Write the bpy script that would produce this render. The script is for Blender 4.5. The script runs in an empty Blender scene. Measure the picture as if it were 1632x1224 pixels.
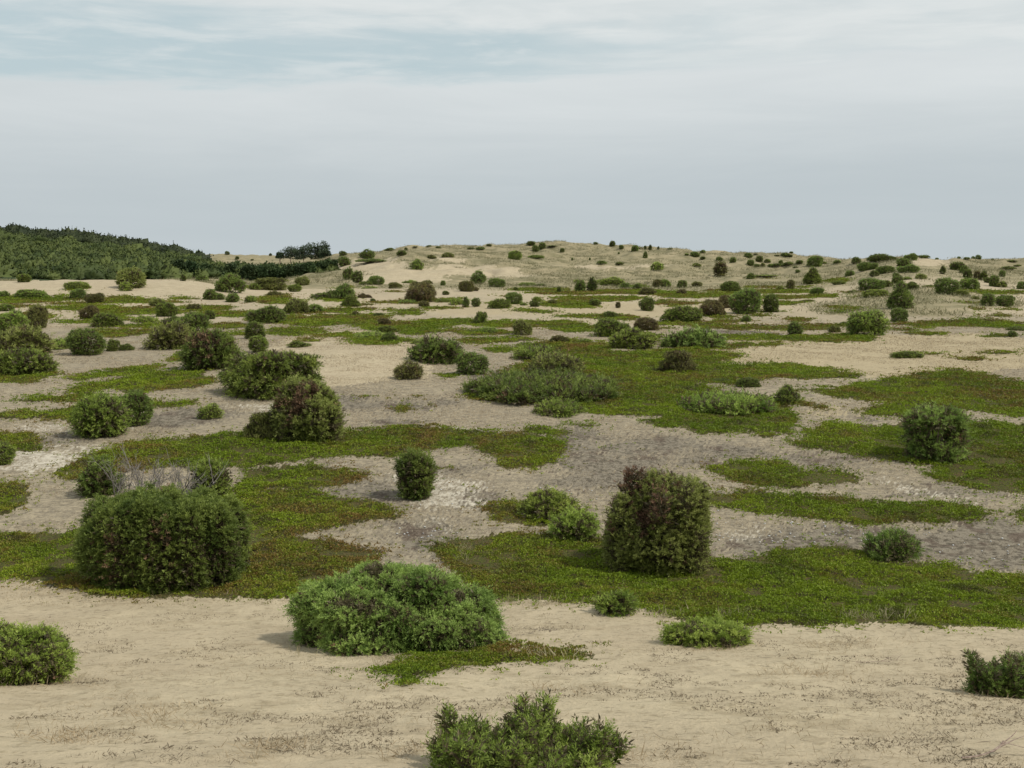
import bpy, math
import numpy as np

# ------------------------------------------------------------------ camera, sky, sun
scene = bpy.context.scene
COL = scene.collection
F = 1750.0                      # focal length in pixels of the 1632 px wide photograph
PITCH = math.atan((612 - 415) / F)
H = 4.8                         # eye height over the hollow in front of the dune
CP, SP = math.cos(PITCH), math.sin(PITCH)
cd = bpy.data.cameras.new("camera")
cam = bpy.data.objects.new("camera", cd)
COL.objects.link(cam)
cam.location = (0, 0, H)
cam.rotation_euler = (math.pi / 2 - PITCH, 0, 0)
cd.sensor_width = 36.0
cd.lens = F / 1632 * 36.0
cd.clip_start = 0.1
cd.clip_end = 12000
scene.camera = cam

SUN_EL, SUN_AZ = math.radians(50), math.radians(108)     # azimuth from +Y (view) towards +X (right)
sd = bpy.data.lights.new("sun", 'SUN')
sd.energy = 3.4
sd.angle = math.radians(1.2)
sd.color = (1.0, 0.94, 0.84)
sun = bpy.data.objects.new("sun", sd)
COL.objects.link(sun)
sun.rotation_euler = (math.pi / 2 - SUN_EL, 0, math.pi - SUN_AZ)
sun.location = (40, 10, 60)

scene.view_settings.view_transform = 'Standard'
scene.view_settings.look = 'None'
scene.view_settings.exposure = 0.0
scene.view_settings.gamma = 1.0


class NT:
    def __init__(s, tree):
        s.t = tree
        s.n = tree.nodes
        s.l = tree.links

    def new(s, typ, **kw):
        n = s.n.new(typ)
        for k, v in kw.items():
            setattr(n, k, v)
        return n

    def put(s, sock, v):
        if isinstance(v, bpy.types.NodeSocket):
            s.l.new(v, sock)
        elif isinstance(v, (tuple, list)) and len(v) == 3 and sock.type == 'RGBA':
            sock.default_value = (*v, 1)
        else:
            sock.default_value = v

    def math(s, op, a, b=0.0, c=None, clamp=False):
        n = s.new('ShaderNodeMath', operation=op, use_clamp=clamp)
        s.put(n.inputs[0], a)
        s.put(n.inputs[1], b)
        if c is not None:
            s.put(n.inputs[2], c)
        return n.outputs[0]

    def mix(s, f, a, b, blend='MIX'):
        n = s.new('ShaderNodeMix', data_type='RGBA', blend_type=blend)
        s.put(n.inputs[0], f)
        s.put(n.inputs[6], a)
        s.put(n.inputs[7], b)
        return n.outputs[2]

    def ss(s, v, lo, hi, a=0.0, b=1.0):
        n = s.new('ShaderNodeMapRange', interpolation_type='SMOOTHSTEP')
        s.put(n.inputs[0], v)
        for i, x in enumerate((lo, hi, a, b)):
            s.put(n.inputs[i + 1], x)
        return n.outputs[0]

    def noise(s, vec, scale, detail=4, rough=0.55, dist=0.0):
        n = s.new('ShaderNodeTexNoise')
        s.put(n.inputs['Vector'], vec)
        n.inputs['Scale'].default_value = scale
        n.inputs['Detail'].default_value = detail
        n.inputs['Roughness'].default_value = rough
        n.inputs['Distortion'].default_value = dist
        return n.outputs[0]

    def mapping(s, vec, scale=(1, 1, 1), rot=(0, 0, 0)):
        n = s.new('ShaderNodeMapping')
        s.put(n.inputs['Vector'], vec)
        n.inputs['Scale'].default_value = scale
        n.inputs['Rotation'].default_value = rot
        return n.outputs[0]

    def attr(s, name, out=2):
        n = s.new('ShaderNodeAttribute', attribute_name=name)
        return n.outputs[out]


def make_world():
    w = bpy.data.worlds.new("World")
    scene.world = w
    w.use_nodes = True
    nt = NT(w.node_tree)
    nt.n.clear()
    out = nt.new('ShaderNodeOutputWorld')
    bg = nt.new('ShaderNodeBackground')
    bg.inputs[1].default_value = 0.1
    sky = nt.new('ShaderNodeTexSky', sky_type='NISHITA')
    sky.sun_disc = False
    sky.sun_elevation = SUN_EL
    sky.sun_rotation = SUN_AZ
    sky.dust_density = 2.0
    tc = nt.new('ShaderNodeTexCoord').outputs['Generated']
    sep = nt.new('ShaderNodeSeparateXYZ')
    nt.put(sep.inputs[0], tc)
    x, y, z = sep.outputs
    hyp = nt.math('SQRT', nt.math('ADD', nt.math('MULTIPLY', x, x), nt.math('MULTIPLY', y, y)))
    el = nt.math('ARCTAN2', z, hyp)                     # radians over the horizon
    az = nt.math('ARCTAN2', x, y)
    cv = nt.new('ShaderNodeCombineXYZ')
    nt.put(cv.inputs[0], az)
    nt.put(cv.inputs[1], el)
    n1 = nt.noise(nt.mapping(cv.outputs[0], (3.2, 22, 1)), 1.0, 6, 0.6, 0.6)
    n2 = nt.noise(nt.mapping(cv.outputs[0], (9, 60, 1)), 1.0, 5, 0.6, 0.4)
    nz = nt.math('SUBTRACT', n1, 0.5)
    nz2 = nt.math('SUBTRACT', n2, 0.5)
    wob = nt.math('ADD', nt.math('MULTIPLY', nz, 0.055), nt.math('MULTIPLY', nz2, 0.012))
    e = nt.math('ADD', el, wob)
    # the grey sheet low over the horizon, its upper edge rising towards the left
    veil_top = nt.math('ADD', 0.158, nt.math('MULTIPLY', az, 0.03))
    veil = nt.ss(nt.math('SUBTRACT', e, veil_top), -0.004, 0.010, 1.0, 0.0)
    bright = nt.math('MULTIPLY', nt.ss(nt.math('SUBTRACT', e, veil_top), -0.115, 0.004), nt.math('ADD', nt.ss(az, -0.5, 0.2, 0.60, 0.85), nt.math('MULTIPLY', nz, 0.5)))
    bright = nt.math('ADD', bright, nt.math('MULTIPLY', nt.ss(nt.noise(nt.mapping(cv.outputs[0], (2.0, 30, 1)), 1.0, 4, 0.6), 0.4, 0.7), 0.09))
    # the high white sheet at the top; the blue gaps lie between the two on the left
    top_edge = nt.math('ADD', 0.196, nt.math('MULTIPLY', az, -0.015))
    high = nt.ss(nt.math('SUBTRACT', nt.math('ADD', e, nt.math('MULTIPLY', nz2, 0.03)), top_edge), -0.015, 0.018)
    right = nt.ss(nt.math('ADD', az, nt.math('MULTIPLY', nz, 0.5)), -0.08, 0.2)
    high = nt.math('MAXIMUM', high, right)
    high = nt.math('MULTIPLY', high, nt.ss(n1, 0.30, 0.55, 0.78, 1.0))
    wisp = nt.math('MULTIPLY', nt.ss(n2, 0.42, 0.68), 0.55)
    cover = nt.math('MAXIMUM', veil, nt.math('MAXIMUM', nt.math('MULTIPLY', high, 0.97), wisp))
    low_col = nt.mix(bright, (5.12, 5.70, 5.96), (7.1, 7.5, 7.6))
    hi_col = nt.mix(nt.ss(n2, 0.3, 0.7), (6.6, 7.1, 7.2), (7.4, 7.75, 7.75))
    cloud = nt.mix(veil, hi_col, low_col)
    blue = nt.mix(0.78, nt.mix(1.0, sky.outputs[0], (0.6, 0.6, 0.6), 'MULTIPLY'), (6.0, 7.2, 7.5))
    nt.put(bg.inputs[0], nt.mix(cover, blue, cloud))
    nt.l.new(bg.outputs[0], out.inputs[0])


make_world()

# ------------------------------------------------------------------ numeric helpers
RNG = np.random.default_rng(11)


def hash2(ix, iy, seed):
    v = np.sin(ix * 127.1 + iy * 311.7 + seed * 74.7) * 43758.5453
    return v - np.floor(v)


def vnoise(x, y, seed=0):
    x0, y0 = np.floor(x), np.floor(y)
    fx, fy = x - x0, y - y0
    fx, fy = fx * fx * (3 - 2 * fx), fy * fy * (3 - 2 * fy)
    a, b = hash2(x0, y0, seed), hash2(x0 + 1, y0, seed)
    c, d = hash2(x0, y0 + 1, seed), hash2(x0 + 1, y0 + 1, seed)
    return (a + (b - a) * fx) * (1 - fy) + (c + (d - c) * fx) * fy


def fbm(x, y, seed=0, oct=4):
    t, a, s = 0, 0.5, 0
    for i in range(oct):
        t = t + a * vnoise(x, y, seed + i * 3.1)
        s += a
        a *= 0.5
        x, y = x * 2.03 + 5.2, y * 2.03 + 1.7
    return t / s - 0.5


def sstep(a, b, x):
    t = np.clip((x - a) / (b - a), 0, 1)
    return t * t * (3 - 2 * t)


def ray(px, py):
    u, v = px - 816.0, 612.0 - py
    return np.array([u, v * SP + F * CP, v * CP - F * SP])


def project(X, Y, Z):
    dep = Y * CP - (Z - H) * SP
    return 816 + F * X / dep, 612 - F * (Y * SP + (Z - H) * CP) / dep, dep


# ------------------------------------------------------------------ terrain height
NEAR = [(-80, 2.2), (-20, 3.1), (0, 3.1), (3, 2.75), (5, 2.25), (6.5, 1.8), (9, 1.15), (12, .5), (14, .17), (15.5, .06), (18, 0),
        (22, .2), (26, .48), (32, .78), (38, 1.0), (46, 1.15), (55, 1.3), (65, 1.5), (75, 1.75)]
KD = [85, 95, 110, 130, 155, 180, 210, 250, 300, 340, 400, 550]
COLS = {
    -500: [468, 447, 452, 450, 443, 432, 420, 402, 388, 384, 396, 408],
    0: [468, 446, 452, 450, 443, 433, 421, 403, 387, 382, 392, 406],
    150: [468, 444, 450, 450, 444, 436, 425, 410, 396, 393, 400, 406],
    300: [470, 442, 450, 452, 448, 444, 440, 434, 424, 418, 412, 406],
    365: [474, 461, 455, 451, 449, 447, 445, 440, 430, 422, 412, 405],
    450: [474, 466, 458, 453, 450, 448, 446, 441, 432, 424, 413, 407],
    540: [472, 463, 453, 441, 431, 424, 416, 409, 406, 405, 407, 411],
    640: [472, 464, 455, 441, 421, 408, 404, 398, 402, 404, 408, 414],
    750: [472, 464, 456, 445, 428, 411, 404, 393, 398, 402, 408, 414],
    850: [472, 465, 458, 447, 430, 414, 402, 389, 394, 400, 408, 414],
    950: [473, 466, 459, 449, 433, 418, 403, 390, 395, 400, 408, 414],
    1050: [473, 466, 459, 449, 435, 421, 406, 396, 401, 406, 410, 415],
    1150: [474, 467, 459, 448, 435, 422, 411, 403.5, 408, 410, 413, 416],
    1250: [474, 466, 457, 445, 432, 421, 411, 404, 411, 414, 416, 417],
    1330: [474, 464, 452, 438, 427, 420, 416, 414, 419, 418, 418, 418],
    1400: [467, 453, 435, 416, 417, 421, 421, 419, 419, 418, 418, 418],
    1460: [463, 449, 429, 410, 415, 419, 419, 418, 419, 418, 418, 418],
    1530: [465, 453, 437, 421, 415, 413.5, 415, 417, 418, 418, 418, 418],
    1632: [470, 460, 448, 436, 426, 420, 417.5, 416.5, 418, 418, 418, 418],
    2100: [470, 460, 448, 436, 426, 420, 417.5, 416.5, 418, 418, 418, 418]}
BUMP = {1400: {65: 1.58, 75: 2.05}, 1460: {65: 1.62, 75: 2.2}, 1530: {65: 1.6, 75: 2.1}}
LG = np.linspace(math.log(3), math.log(560), 700)
_xs = np.array(sorted(COLS))
_tab = []
for cx in _xs:
    ds, zs = [], []
    for d, z in NEAR:
        if d >= 3:
            ds.append(d)
            zs.append(BUMP.get(cx, {}).get(d, z))
    for d, y in zip(KD, COLS[cx]):
        r = ray(cx, y)
        ds.append(d)
        zs.append(H + r[2] * d / r[1])
    c = np.interp(LG, np.log(ds), zs)
    k = np.exp(-0.5 * (np.arange(-14, 15) / 5.0) ** 2)
    k /= k.sum()
    c = np.convolve(np.pad(c, 14, mode='edge'), k, mode='valid')
    _tab.append(c)
_tab = np.array(_tab)
_S = (_xs - 816) * CP / F
SG = np.linspace(_S[0], _S[-1], 900)
_t2 = np.array([np.interp(SG, _S, _tab[:, j]) for j in range(len(LG))]).T
k = np.exp(-0.5 * (np.arange(-24, 25) / 9.0) ** 2)
k /= k.sum()
_t2 = np.apply_along_axis(lambda a: np.convolve(np.pad(a, 24, mode='edge'), k, mode='valid'), 0, _t2)
_nd, _nz = np.array([a for a, b in NEAR]), np.array([b for a, b in NEAR])


def wid(Y):
    return np.sqrt(Y * Y + 16.0)


def height(X, Y):
    X, Y = np.asarray(X, float), np.asarray(Y, float)
    near = np.interp(Y, _nd, _nz)
    Yc = np.clip(Y, 3.0, 559)
    s = np.clip(X / wid(Y), SG[0], SG[-1])
    fi = (s - SG[0]) / (SG[1] - SG[0])
    fj = (np.log(Yc) - LG[0]) / (LG[1] - LG[0])
    i = np.clip(fi.astype(int), 0, len(SG) - 2)
    j = np.clip(fj.astype(int), 0, len(LG) - 2)
    a, b = fi - i, fj - j
    z = (_t2[i, j] * (1 - a) + _t2[i + 1, j] * a) * (1 - b) + (_t2[i, j + 1] * (1 - a) + _t2[i + 1, j + 1] * a) * b
    z = near + (z - near) * sstep(3.0, 6.0, Y)
    far = sstep(560, 2500, Y)
    z = z * (1 - far) + 3.6 * far
    # little sand dune left of the middle, low knolls, tussocky ridges
    z = z + 0.34 * np.exp(-(((X + 6.0) / 3.6) ** 2 + ((Y - 42) / 5.0) ** 2))
    z = z + fbm(X / 5.0, Y / 5.0, 1) * 0.22 * sstep(14, 30, Y)
    z = z + fbm(X / 0.9, Y / 0.9, 2, 3) * 0.05 + fbm(X / .3, Y / .22, 6, 2) * .03 * (1 - sstep(25, 40, Y))
    z = z + (fbm(X / 11.0, Y / 14.0, 3) * 2.0 + np.abs(fbm(X / 8.0, Y / 7.0, 13, 3)) * 3.0 - .5) * sstep(100, 160, Y) * (1 - sstep(600, 900, Y))
    return z


_YS = np.exp(np.linspace(math.log(4.5), math.log(700), 420))


def hit(px, py):
    """the ground point seen at a pixel of the photograph"""
    r = ray(px, py)
    ys = _YS
    for step in (0, 1):
        g = H + r[2] * ys / r[1] - height(r[0] * ys / r[1], ys)
        w = np.where(g <= 0)[0]
        q = w[0] if len(w) else int(np.argmin(np.where(ys < 420, g / ys, 9)))
        if step == 0:
            ys = np.linspace(ys[max(q - 1, 0)], ys[min(q + (0 if len(w) else 1), len(ys) - 1)], 24)
    Y = ys[q]
    return float(r[0] * Y / r[1]), float(Y), float(height(r[0] * Y / r[1], Y))


# ------------------------------------------------------------------ mesh helpers
def mk(name, V, Fc, mat, cols=None, smooth=False, attrs=None):
    V = np.asarray(V, np.float32)
    Fc = np.asarray(Fc, np.int32)
    m = bpy.data.meshes.new(name)
    n, q = Fc.shape
    m.vertices.add(len(V))
    m.vertices.foreach_set('co', V.ravel())
    m.loops.add(n * q)
    m.loops.foreach_set('vertex_index', Fc.ravel())
    m.polygons.add(n)
    m.polygons.foreach_set('loop_start', np.arange(0, n * q, q, dtype=np.int32))
    if cols is not None:
        a = m.attributes.new('tint', 'FLOAT_COLOR', 'POINT')
        c = np.ones((len(V), 4), np.float32)
        c[:, :3] = cols
        a.data.foreach_set('color', c.ravel())
    for k_, v_ in (attrs or {}).items():
        a = m.attributes.new(k_, 'FLOAT', 'POINT')
        a.data.foreach_set('value', np.asarray(v_, np.float32))
    if smooth:
        m.polygons.foreach_set('use_smooth', np.ones(n, bool))
    m.update(calc_edges=True)
    m.materials.append(mat)
    return m


def link(name, mesh, parent=None, loc=(0, 0, 0)):
    o = bpy.data.objects.new(name, mesh)
    COL.objects.link(o)
    o.location = loc
    if parent is not None:
        o.parent = parent
    return o


def tag(o, label=None, cat=None, group=None, kind=None):
    for k_, v_ in (('label', label), ('category', cat), ('group', group), ('kind', kind)):
        if v_:
            o[k_] = v_
    return o


def unit(v):
    return v / np.maximum(np.linalg.norm(v, axis=-1, keepdims=True), 1e-9)


def tubes(paths, sides=5):
    """paths: list of (points (n,3), radii (n,)) -> vertices, quads"""
    V, Q, base = [], [], 0
    for P, R in paths:
        P, R = np.asarray(P, float), np.asarray(R, float)
        T = unit(np.gradient(P, axis=0))
        ref = np.where(np.abs(T[:, 2:3]) > 0.9, [[1.0, 0, 0]], [[0, 0, 1.0]])
        A = unit(np.cross(T, ref))
        B = np.cross(T, A)
        ang = np.linspace(0, 2 * np.pi, sides, endpoint=False)
        ring = P[:, None] + R[:, None, None] * (A[:, None] * np.cos(ang)[None, :, None] + B[:, None] * np.sin(ang)[None, :, None])
        V.append(ring.reshape(-1, 3))
        n = len(P)
        i = np.arange(n - 1)[:, None] * sides + np.arange(sides)[None]
        j = np.arange(n - 1)[:, None] * sides + (np.arange(sides)[None] + 1) % sides
        Q.append(base + np.stack([i, j, j + sides, i + sides], -1).reshape(-1, 4))
        base += n * sides
    return np.concatenate(V), np.concatenate(Q)


def kites(P, D, L, W, rng):
    """leaf blades: base P, direction D, length L, width W"""
    n = len(P)
    side = unit(np.cross(D, unit(rng.normal(size=(n, 3)))))
    L, W = np.broadcast_to(L, n)[:, None], np.broadcast_to(W, n)[:, None]
    mid = P + D * L * 0.45
    V = np.stack([P, mid + side * W * 0.5, P + D * L, mid - side * W * 0.5], 1).reshape(-1, 3)
    return V, np.arange(4 * n).reshape(n, 4)


# ------------------------------------------------------------------ materials
def leaf_material(name, rough=0.5, trans=0.42, vary=0.18):
    m = bpy.data.materials.new(name)
    m.use_nodes = True
    nt = NT(m.node_tree)
    nt.n.clear()
    out = nt.new('ShaderNodeOutputMaterial')
    c = nt.attr('tint', 0)
    oi = nt.new('ShaderNodeObjectInfo')
    g = nt.ss(oi.outputs['Random'], 0, 1, 1 - vary, 1 + vary)
    hsv = nt.new('ShaderNodeHueSaturation')
    nt.put(hsv.inputs['Hue'], nt.ss(oi.outputs['Random'], 0, 1, 0.488, 0.503))
    nt.put(hsv.inputs['Value'], g)
    nt.put(hsv.inputs['Color'], c)
    p = nt.new('ShaderNodeBsdfPrincipled')
    nt.put(p.inputs['Base Color'], hsv.outputs[0])
    p.inputs['Roughness'].default_value = rough
    p.inputs['Specular IOR Level'].default_value = 0.25
    t = nt.new('ShaderNodeBsdfTranslucent')
    nt.put(t.inputs[0], hsv.outputs[0])
    mx = nt.new('ShaderNodeMixShader')
    mx.inputs[0].default_value = trans
    nt.l.new(p.outputs[0], mx.inputs[1])
    nt.l.new(t.outputs[0], mx.inputs[2])
    nt.l.new(mx.outputs[0], out.inputs[0])
    return m


def bark_material(name, a, b):
    m = bpy.data.materials.new(name)
    m.use_nodes = True
    nt = NT(m.node_tree)
    p = nt.n['Principled BSDF']
    tc = nt.new('ShaderNodeTexCoord').outputs['Object']
    f = nt.noise(nt.mapping(tc, (30, 30, 6)), 1.0, 4, 0.6)
    nt.put(p.inputs['Base Color'], nt.mix(nt.ss(f, 0.3, 0.7), a, b))
    p.inputs['Roughness'].default_value = 0.9
    return m


def flat_material(name, rough=0.85):
    m = bpy.data.materials.new(name)
    m.use_nodes = True
    nt = NT(m.node_tree)
    p = nt.n['Principled BSDF']
    nt.put(p.inputs['Base Color'], nt.attr('tint', 0))
    p.inputs['Roughness'].default_value = rough
    p.inputs['Specular IOR Level'].default_value = 0.2
    return m


M_LEAF = leaf_material('juniper_needles')
M_DEAD = leaf_material('dead_needles', 0.85, 0.1, 0.1)
M_COVER = leaf_material('crowberry_leaves', 0.6, 0.25, 0.0)
M_GRASS = leaf_material('dry_grass_blades', 0.7, 0.3, 0.0)
M_PINE = leaf_material('pine_needles', 0.7, 0.08, 0.12)
M_BARK = bark_material('juniper_bark', (0.14, 0.095, 0.07), (0.33, 0.25, 0.20))
M_GREYWOOD = bark_material('dead_grey_wood', (0.15, 0.135, 0.12), (0.27, 0.245, 0.22))
M_STONE = flat_material('pale_stone')

# ------------------------------------------------------------------ ground patches (traced, then laid on the terrain)
GREEN_POLY = [
    [(-60, 848), (60, 842), (110, 845), (370, 785), (500, 788), (600, 800), (648, 825), (600, 838), (500, 845), (470, 855), (560, 862), (640, 880), (600, 905), (480, 950), (380, 953), (300, 948), (200, 952), (130, 940), (60, 928), (-60, 932)],
    [(700, 870), (760, 850), (850, 842), (960, 850), (1130, 885), (1250, 870), (1330, 862), (1440, 890), (1500, 890), (1520, 905), (1632, 912), (1760, 918), (1760, 1002), (1632, 998), (1500, 996), (1440, 990), (1330, 990), (1200, 992), (1100, 988), (1060, 975), (940, 965), (860, 960), (780, 955), (740, 920)],
    [(578, 1075), (620, 1064), (700, 1045), (800, 1036), (900, 1038), (955, 1052), (880, 1058), (780, 1062), (700, 1075), (650, 1100), (625, 1095), (640, 1079)],
    [(70, 755), (150, 720), (240, 700), (350, 690), (430, 690), (545, 690), (640, 680), (720, 682), (770, 695), (740, 712), (650, 728), (520, 730), (450, 738), (380, 748), (300, 748), (200, 752), (120, 762)],
    [(745, 700), (800, 695), (880, 700), (905, 708), (880, 735), (840, 748), (770, 742), (745, 725)],
    [(365, 755), (450, 745), (540, 750), (585, 762), (540, 775), (470, 785), (370, 780)],
    [(820, 683), (860, 678), (920, 690), (890, 697), (830, 693)],
    [(630, 651), (660, 643), (680, 650), (655, 657)],
    [(740, 630), (800, 600), (850, 575), (840, 560), (900, 553), (990, 562), (1070, 552), (1140, 556), (1210, 566), (1140, 572), (1200, 580), (1245, 574), (1320, 585), (1380, 598), (1300, 603), (1210, 605), (1170, 617), (1090, 612), (1150, 625), (1250, 645), (1290, 665), (1280, 680), (1230, 688), (1130, 692), (1050, 680), (1060, 665), (1000, 660), (930, 650), (850, 645), (760, 638)],
    [(1285, 622), (1380, 605), (1470, 592), (1540, 592), (1632, 608), (1760, 614), (1760, 670), (1632, 664), (1540, 663), (1450, 662), (1370, 650), (1430, 638), (1370, 634), (1320, 630)],
    [(1230, 700), (1290, 685), (1360, 672), (1430, 678), (1460, 668), (1632, 674), (1760, 676), (1760, 788), (1632, 782), (1560, 775), (1480, 755), (1495, 740), (1440, 735), (1380, 730), (1320, 718), (1250, 708)],
    [(1245, 645), (1290, 638), (1348, 650), (1300, 650)],
    [(1115, 748), (1180, 738), (1260, 740), (1300, 752), (1360, 750), (1412, 766), (1350, 776), (1260, 777), (1180, 770)],
    [(1130, 790), (1220, 785), (1330, 790), (1440, 800), (1540, 805), (1592, 826), (1560, 836), (1480, 830), (1400, 832), (1290, 825), (1240, 830), (1160, 812)],
    [(1595, 815), (1632, 808), (1760, 803), (1760, 838), (1632, 837)],
    [(750, 805), (800, 795), (900, 800), (935, 815), (860, 834), (790, 825)],
    [(-40, 768), (40, 775), (60, 791), (40, 808), (-40, 806)],
    [(-40, 689), (40, 688), (62, 697), (30, 703), (102, 711), (60, 719), (20, 716), (-40, 713)],
    [(98, 604), (160, 592), (250, 580), (264, 585), (240, 595), (180, 600), (130, 610)],
    [(102, 626), (180, 606), (270, 590), (330, 588), (362, 606), (330, 618), (260, 622), (240, 630), (180, 622), (140, 631)],
    [(-40, 665), (60, 655), (120, 643), (10, 638), (60, 632), (160, 630), (240, 640), (330, 634), (325, 646), (240, 652), (130, 673), (60, 668)],
    [(-40, 596), (100, 596), (60, 610), (-40, 610)],
    [(262, 576), (300, 561), (312, 568), (300, 578)]]
GREEN_ELL = """60 478 150 10;200 480 130 10;150 492 140 12;215 497 150 14;150 508 90 8;240 520 100 8;190 529 110 10;110 514 60 6;40 505 70 10
330 492 90 8;375 500 120 10;360 519 75 9;450 507 110 12;500 512 120 14;475 527 100 14;395 531 60 6;440 478 60 16;530 474 60 12
560 494 90 9;560 508 120 14;640 520 180 15;720 514 180 10;700 528 150 8;650 500 60 4;690 477 100 4;640 482 70 5;540 534 70 8;600 543 100 14
770 543 110 10;800 556 60 9;780 530 90 9;850 462 100 5;930 467 150 6;950 474 160 4;1000 465 120 5;1060 468 120 6;900 484 100 10;960 477 120 4
870 497 50 4;960 506 150 8;860 518 180 11;930 523 90 10;1000 535 90 9;840 542 50 6;920 546 45 6;1020 457 60 5;1060 482 70 6;1110 472 90 7
1100 484 60 4;1150 467 60 4;1090 515 100 8;1060 545 70 11;900 553 160 12;1150 550 80 8;1150 511 70 5;1180 521 170 7;1260 525 100 5
1200 537 190 9;1170 549 80 9;1235 548 60 7;1310 519 80 7;1315 538 110 12;1275 508 55 5;1200 503 40 4;1240 484 60 6;1260 465 110 6;1250 474 80 6
1305 473 70 6;1330 448 50 6;1220 458 60 4;1340 492 58 12;1205 442 60 5;1545 516 215 12;1440 527 40 3;1600 535 60 4;1490 561 50 4
1610 563 60 5;1600 505 60 4;1590 465 90 6;1560 463 60 4;1360 538 60 7;1476 534 80 6;1544 571 70 6;700 492 60 4;745 480 40 3;500 497 50 5
280 482 60 4;100 485 60 5;20 488 50 5;310 477 50 3"""
DARK_ELL = """520 742 150 14;600 792 130 30;650 852 170 24;770 790 100 26;900 715 170 26;960 740 130 22;1250 862 230 44;1500 872 280 54;1590 862 200 60
1480 788 180 16;1230 842 140 22;1340 722 190 18;600 640 160 14;670 672 120 10;280 665 130 16;790 700 80 14;620 778 80 16;930 770 110 22
862 1003 84 7;560 760 120 12;690 885 90 16;760 912 60 10;1560 768 140 14;1110 745 120 20;420 742 110 8;520 700 80 8;1400 660 60 8
100 690 120 10;220 600 0 0;1180 530 100 8;600 532 130 10;780 600 60 6;720 640 120 8;950 690 110 16
1060 712 160 16;1180 725 120 12;330 655 120 10;1010 760 60 30;480 845 60 8;545 715 50 8;1330 840 120 18;1620 800 90 14;700 745 120 16;660 690 120 8"""
PALE_ELL = """730 768 170 34;700 806 160 26;1190 848 100 24;1420 772 120 14;1595 693 46 9;690 846 90 14;1300 755 80 8;820 855 60 8;60 735 150 50
160 690 160 12;1500 780 80 8;240 765 180 12;860 780 60 10;60 680 120 12;430 640 160 16;520 752 110 8;1110 800 50 30;720 690 90 10;470 655 120 10"""
RISE_ELL = "1440 474 190 46;1500 490 170 24;1370 486 110 30;1560 480 120 30"
STRAW_ELL = """1450 560 560 66;1250 570 300 30;1010 490 460 22;1150 640 160 20;1350 655 140 16;760 492 180 20"""
SAND_ELL = """545 575 300 86;590 424 130 20;720 432 90 20;650 436 60 12;800 440 90 8;1480 414 70 20;1000 424 160 5;700 413 60 8;170 462 420 44;640 440 160 24;420 470 160 20;780 430 120 20"""


def ell(s, seed=0):
    out = []
    for q in s.replace('\n', ';').split(';'):
        a = [float(v) for v in q.split()]
        if len(a) < 4 or a[2] <= 0:
            continue
        t = np.linspace(0, 2 * np.pi, 18, endpoint=False)
        r = 1 + 0.22 * np.sin(2 * t + a[0]) * np.sin(t + a[1]) + 0.12 * np.sin(3 * t + a[0] * 1.7)
        out.append(list(zip(a[0] + a[2] / 2 * r * np.cos(t), a[1] + a[3] / 2 * r * np.sin(t))))
    return out


def lay(polys):
    out = []
    for p in polys:
        # subdivide long edges so that the outline follows the ground
        pts = []
        for (x0, y0), (x1, y1) in zip(p, p[1:] + p[:1]):
            n = max(1, int(math.hypot(x1 - x0, (y1 - y0) * 2) / 60))
            for i in range(n):
                pts.append((x0 + (x1 - x0) * i / n, y0 + (y1 - y0) * i / n))
        out.append(np.array([hit(*q)[:2] for q in pts]))
    return out


def inside(polys, X, Y):
    r = np.zeros(X.shape, bool)
    for P in polys:
        lo, hi = P.min(0), P.max(0)
        m = (X >= lo[0]) & (X <= hi[0]) & (Y >= lo[1]) & (Y <= hi[1])
        if not m.any():
            continue
        x, y = X[m], Y[m]
        c = np.zeros(x.shape, bool)
        for (x0, y0), (x1, y1) in zip(P, np.roll(P, -1, 0)):
            if y0 == y1:
                continue
            t = (y0 > y) != (y1 > y)
            c ^= t & (x < (x1 - x0) * (y - y0) / (y1 - y0) + x0)
        r[m] |= c
    return r


def warp(X, Y, seed, k=1.0):
    a = (0.25 + 0.012 * Y) * k
    f = 1.6 + 0.03 * Y
    return X + a * (2.2 * fbm(X / f, Y / f, seed, 5) + .9 * fbm(X / (f * .16), Y / (f * .16), seed + 4, 2)), Y + a * (3.2 * fbm(X / f, Y / f, seed + 9, 5) + 1.1 * fbm(X / (f * .16), Y / (f * .2), seed + 5, 2))


_r = np.random.default_rng(404)
EXTRA = ';'.join('%d %d %d %d' % (_r.uniform(-20, 1650), y_, _r.uniform(14, 55), _r.uniform(2, 3.6) * (1 + (y_ - 455) / 90))
                 for y_ in _r.uniform(456, 545, 60))
EXTRA += ';' + ';'.join('%d %d %d %d' % (_r.uniform(500, 1300), y_, _r.uniform(14, 46), _r.uniform(3, 7)) for y_ in _r.uniform(570, 860, 26))
GREEN = lay(GREEN_POLY) + lay(ell(GREEN_ELL)) + lay(ell(EXTRA))
RISE = lay(ell(RISE_ELL))
DARK, PALE, STRAW, SANDY = lay(ell(DARK_ELL)), lay(ell(PALE_ELL)), lay(ell(STRAW_ELL)), lay(ell(SAND_ELL))


def soft(polys, X, Y, seed, k=1.0, jit=0.1, n=5, rng=np.random.default_rng(5)):
    t = 0
    for i in range(n):
        j = (jit + 0.004 * np.abs(Y)) * (0 if i == 0 else 1)
        x, y = warp(X + rng.normal(size=X.shape) * j, Y + rng.normal(size=X.shape) * j * 1.6, seed, k)
        t = t + inside(polys, x, y)
    return t / n


def is_green(X, Y):
    return inside(GREEN, *warp(X, Y, 21))


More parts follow.
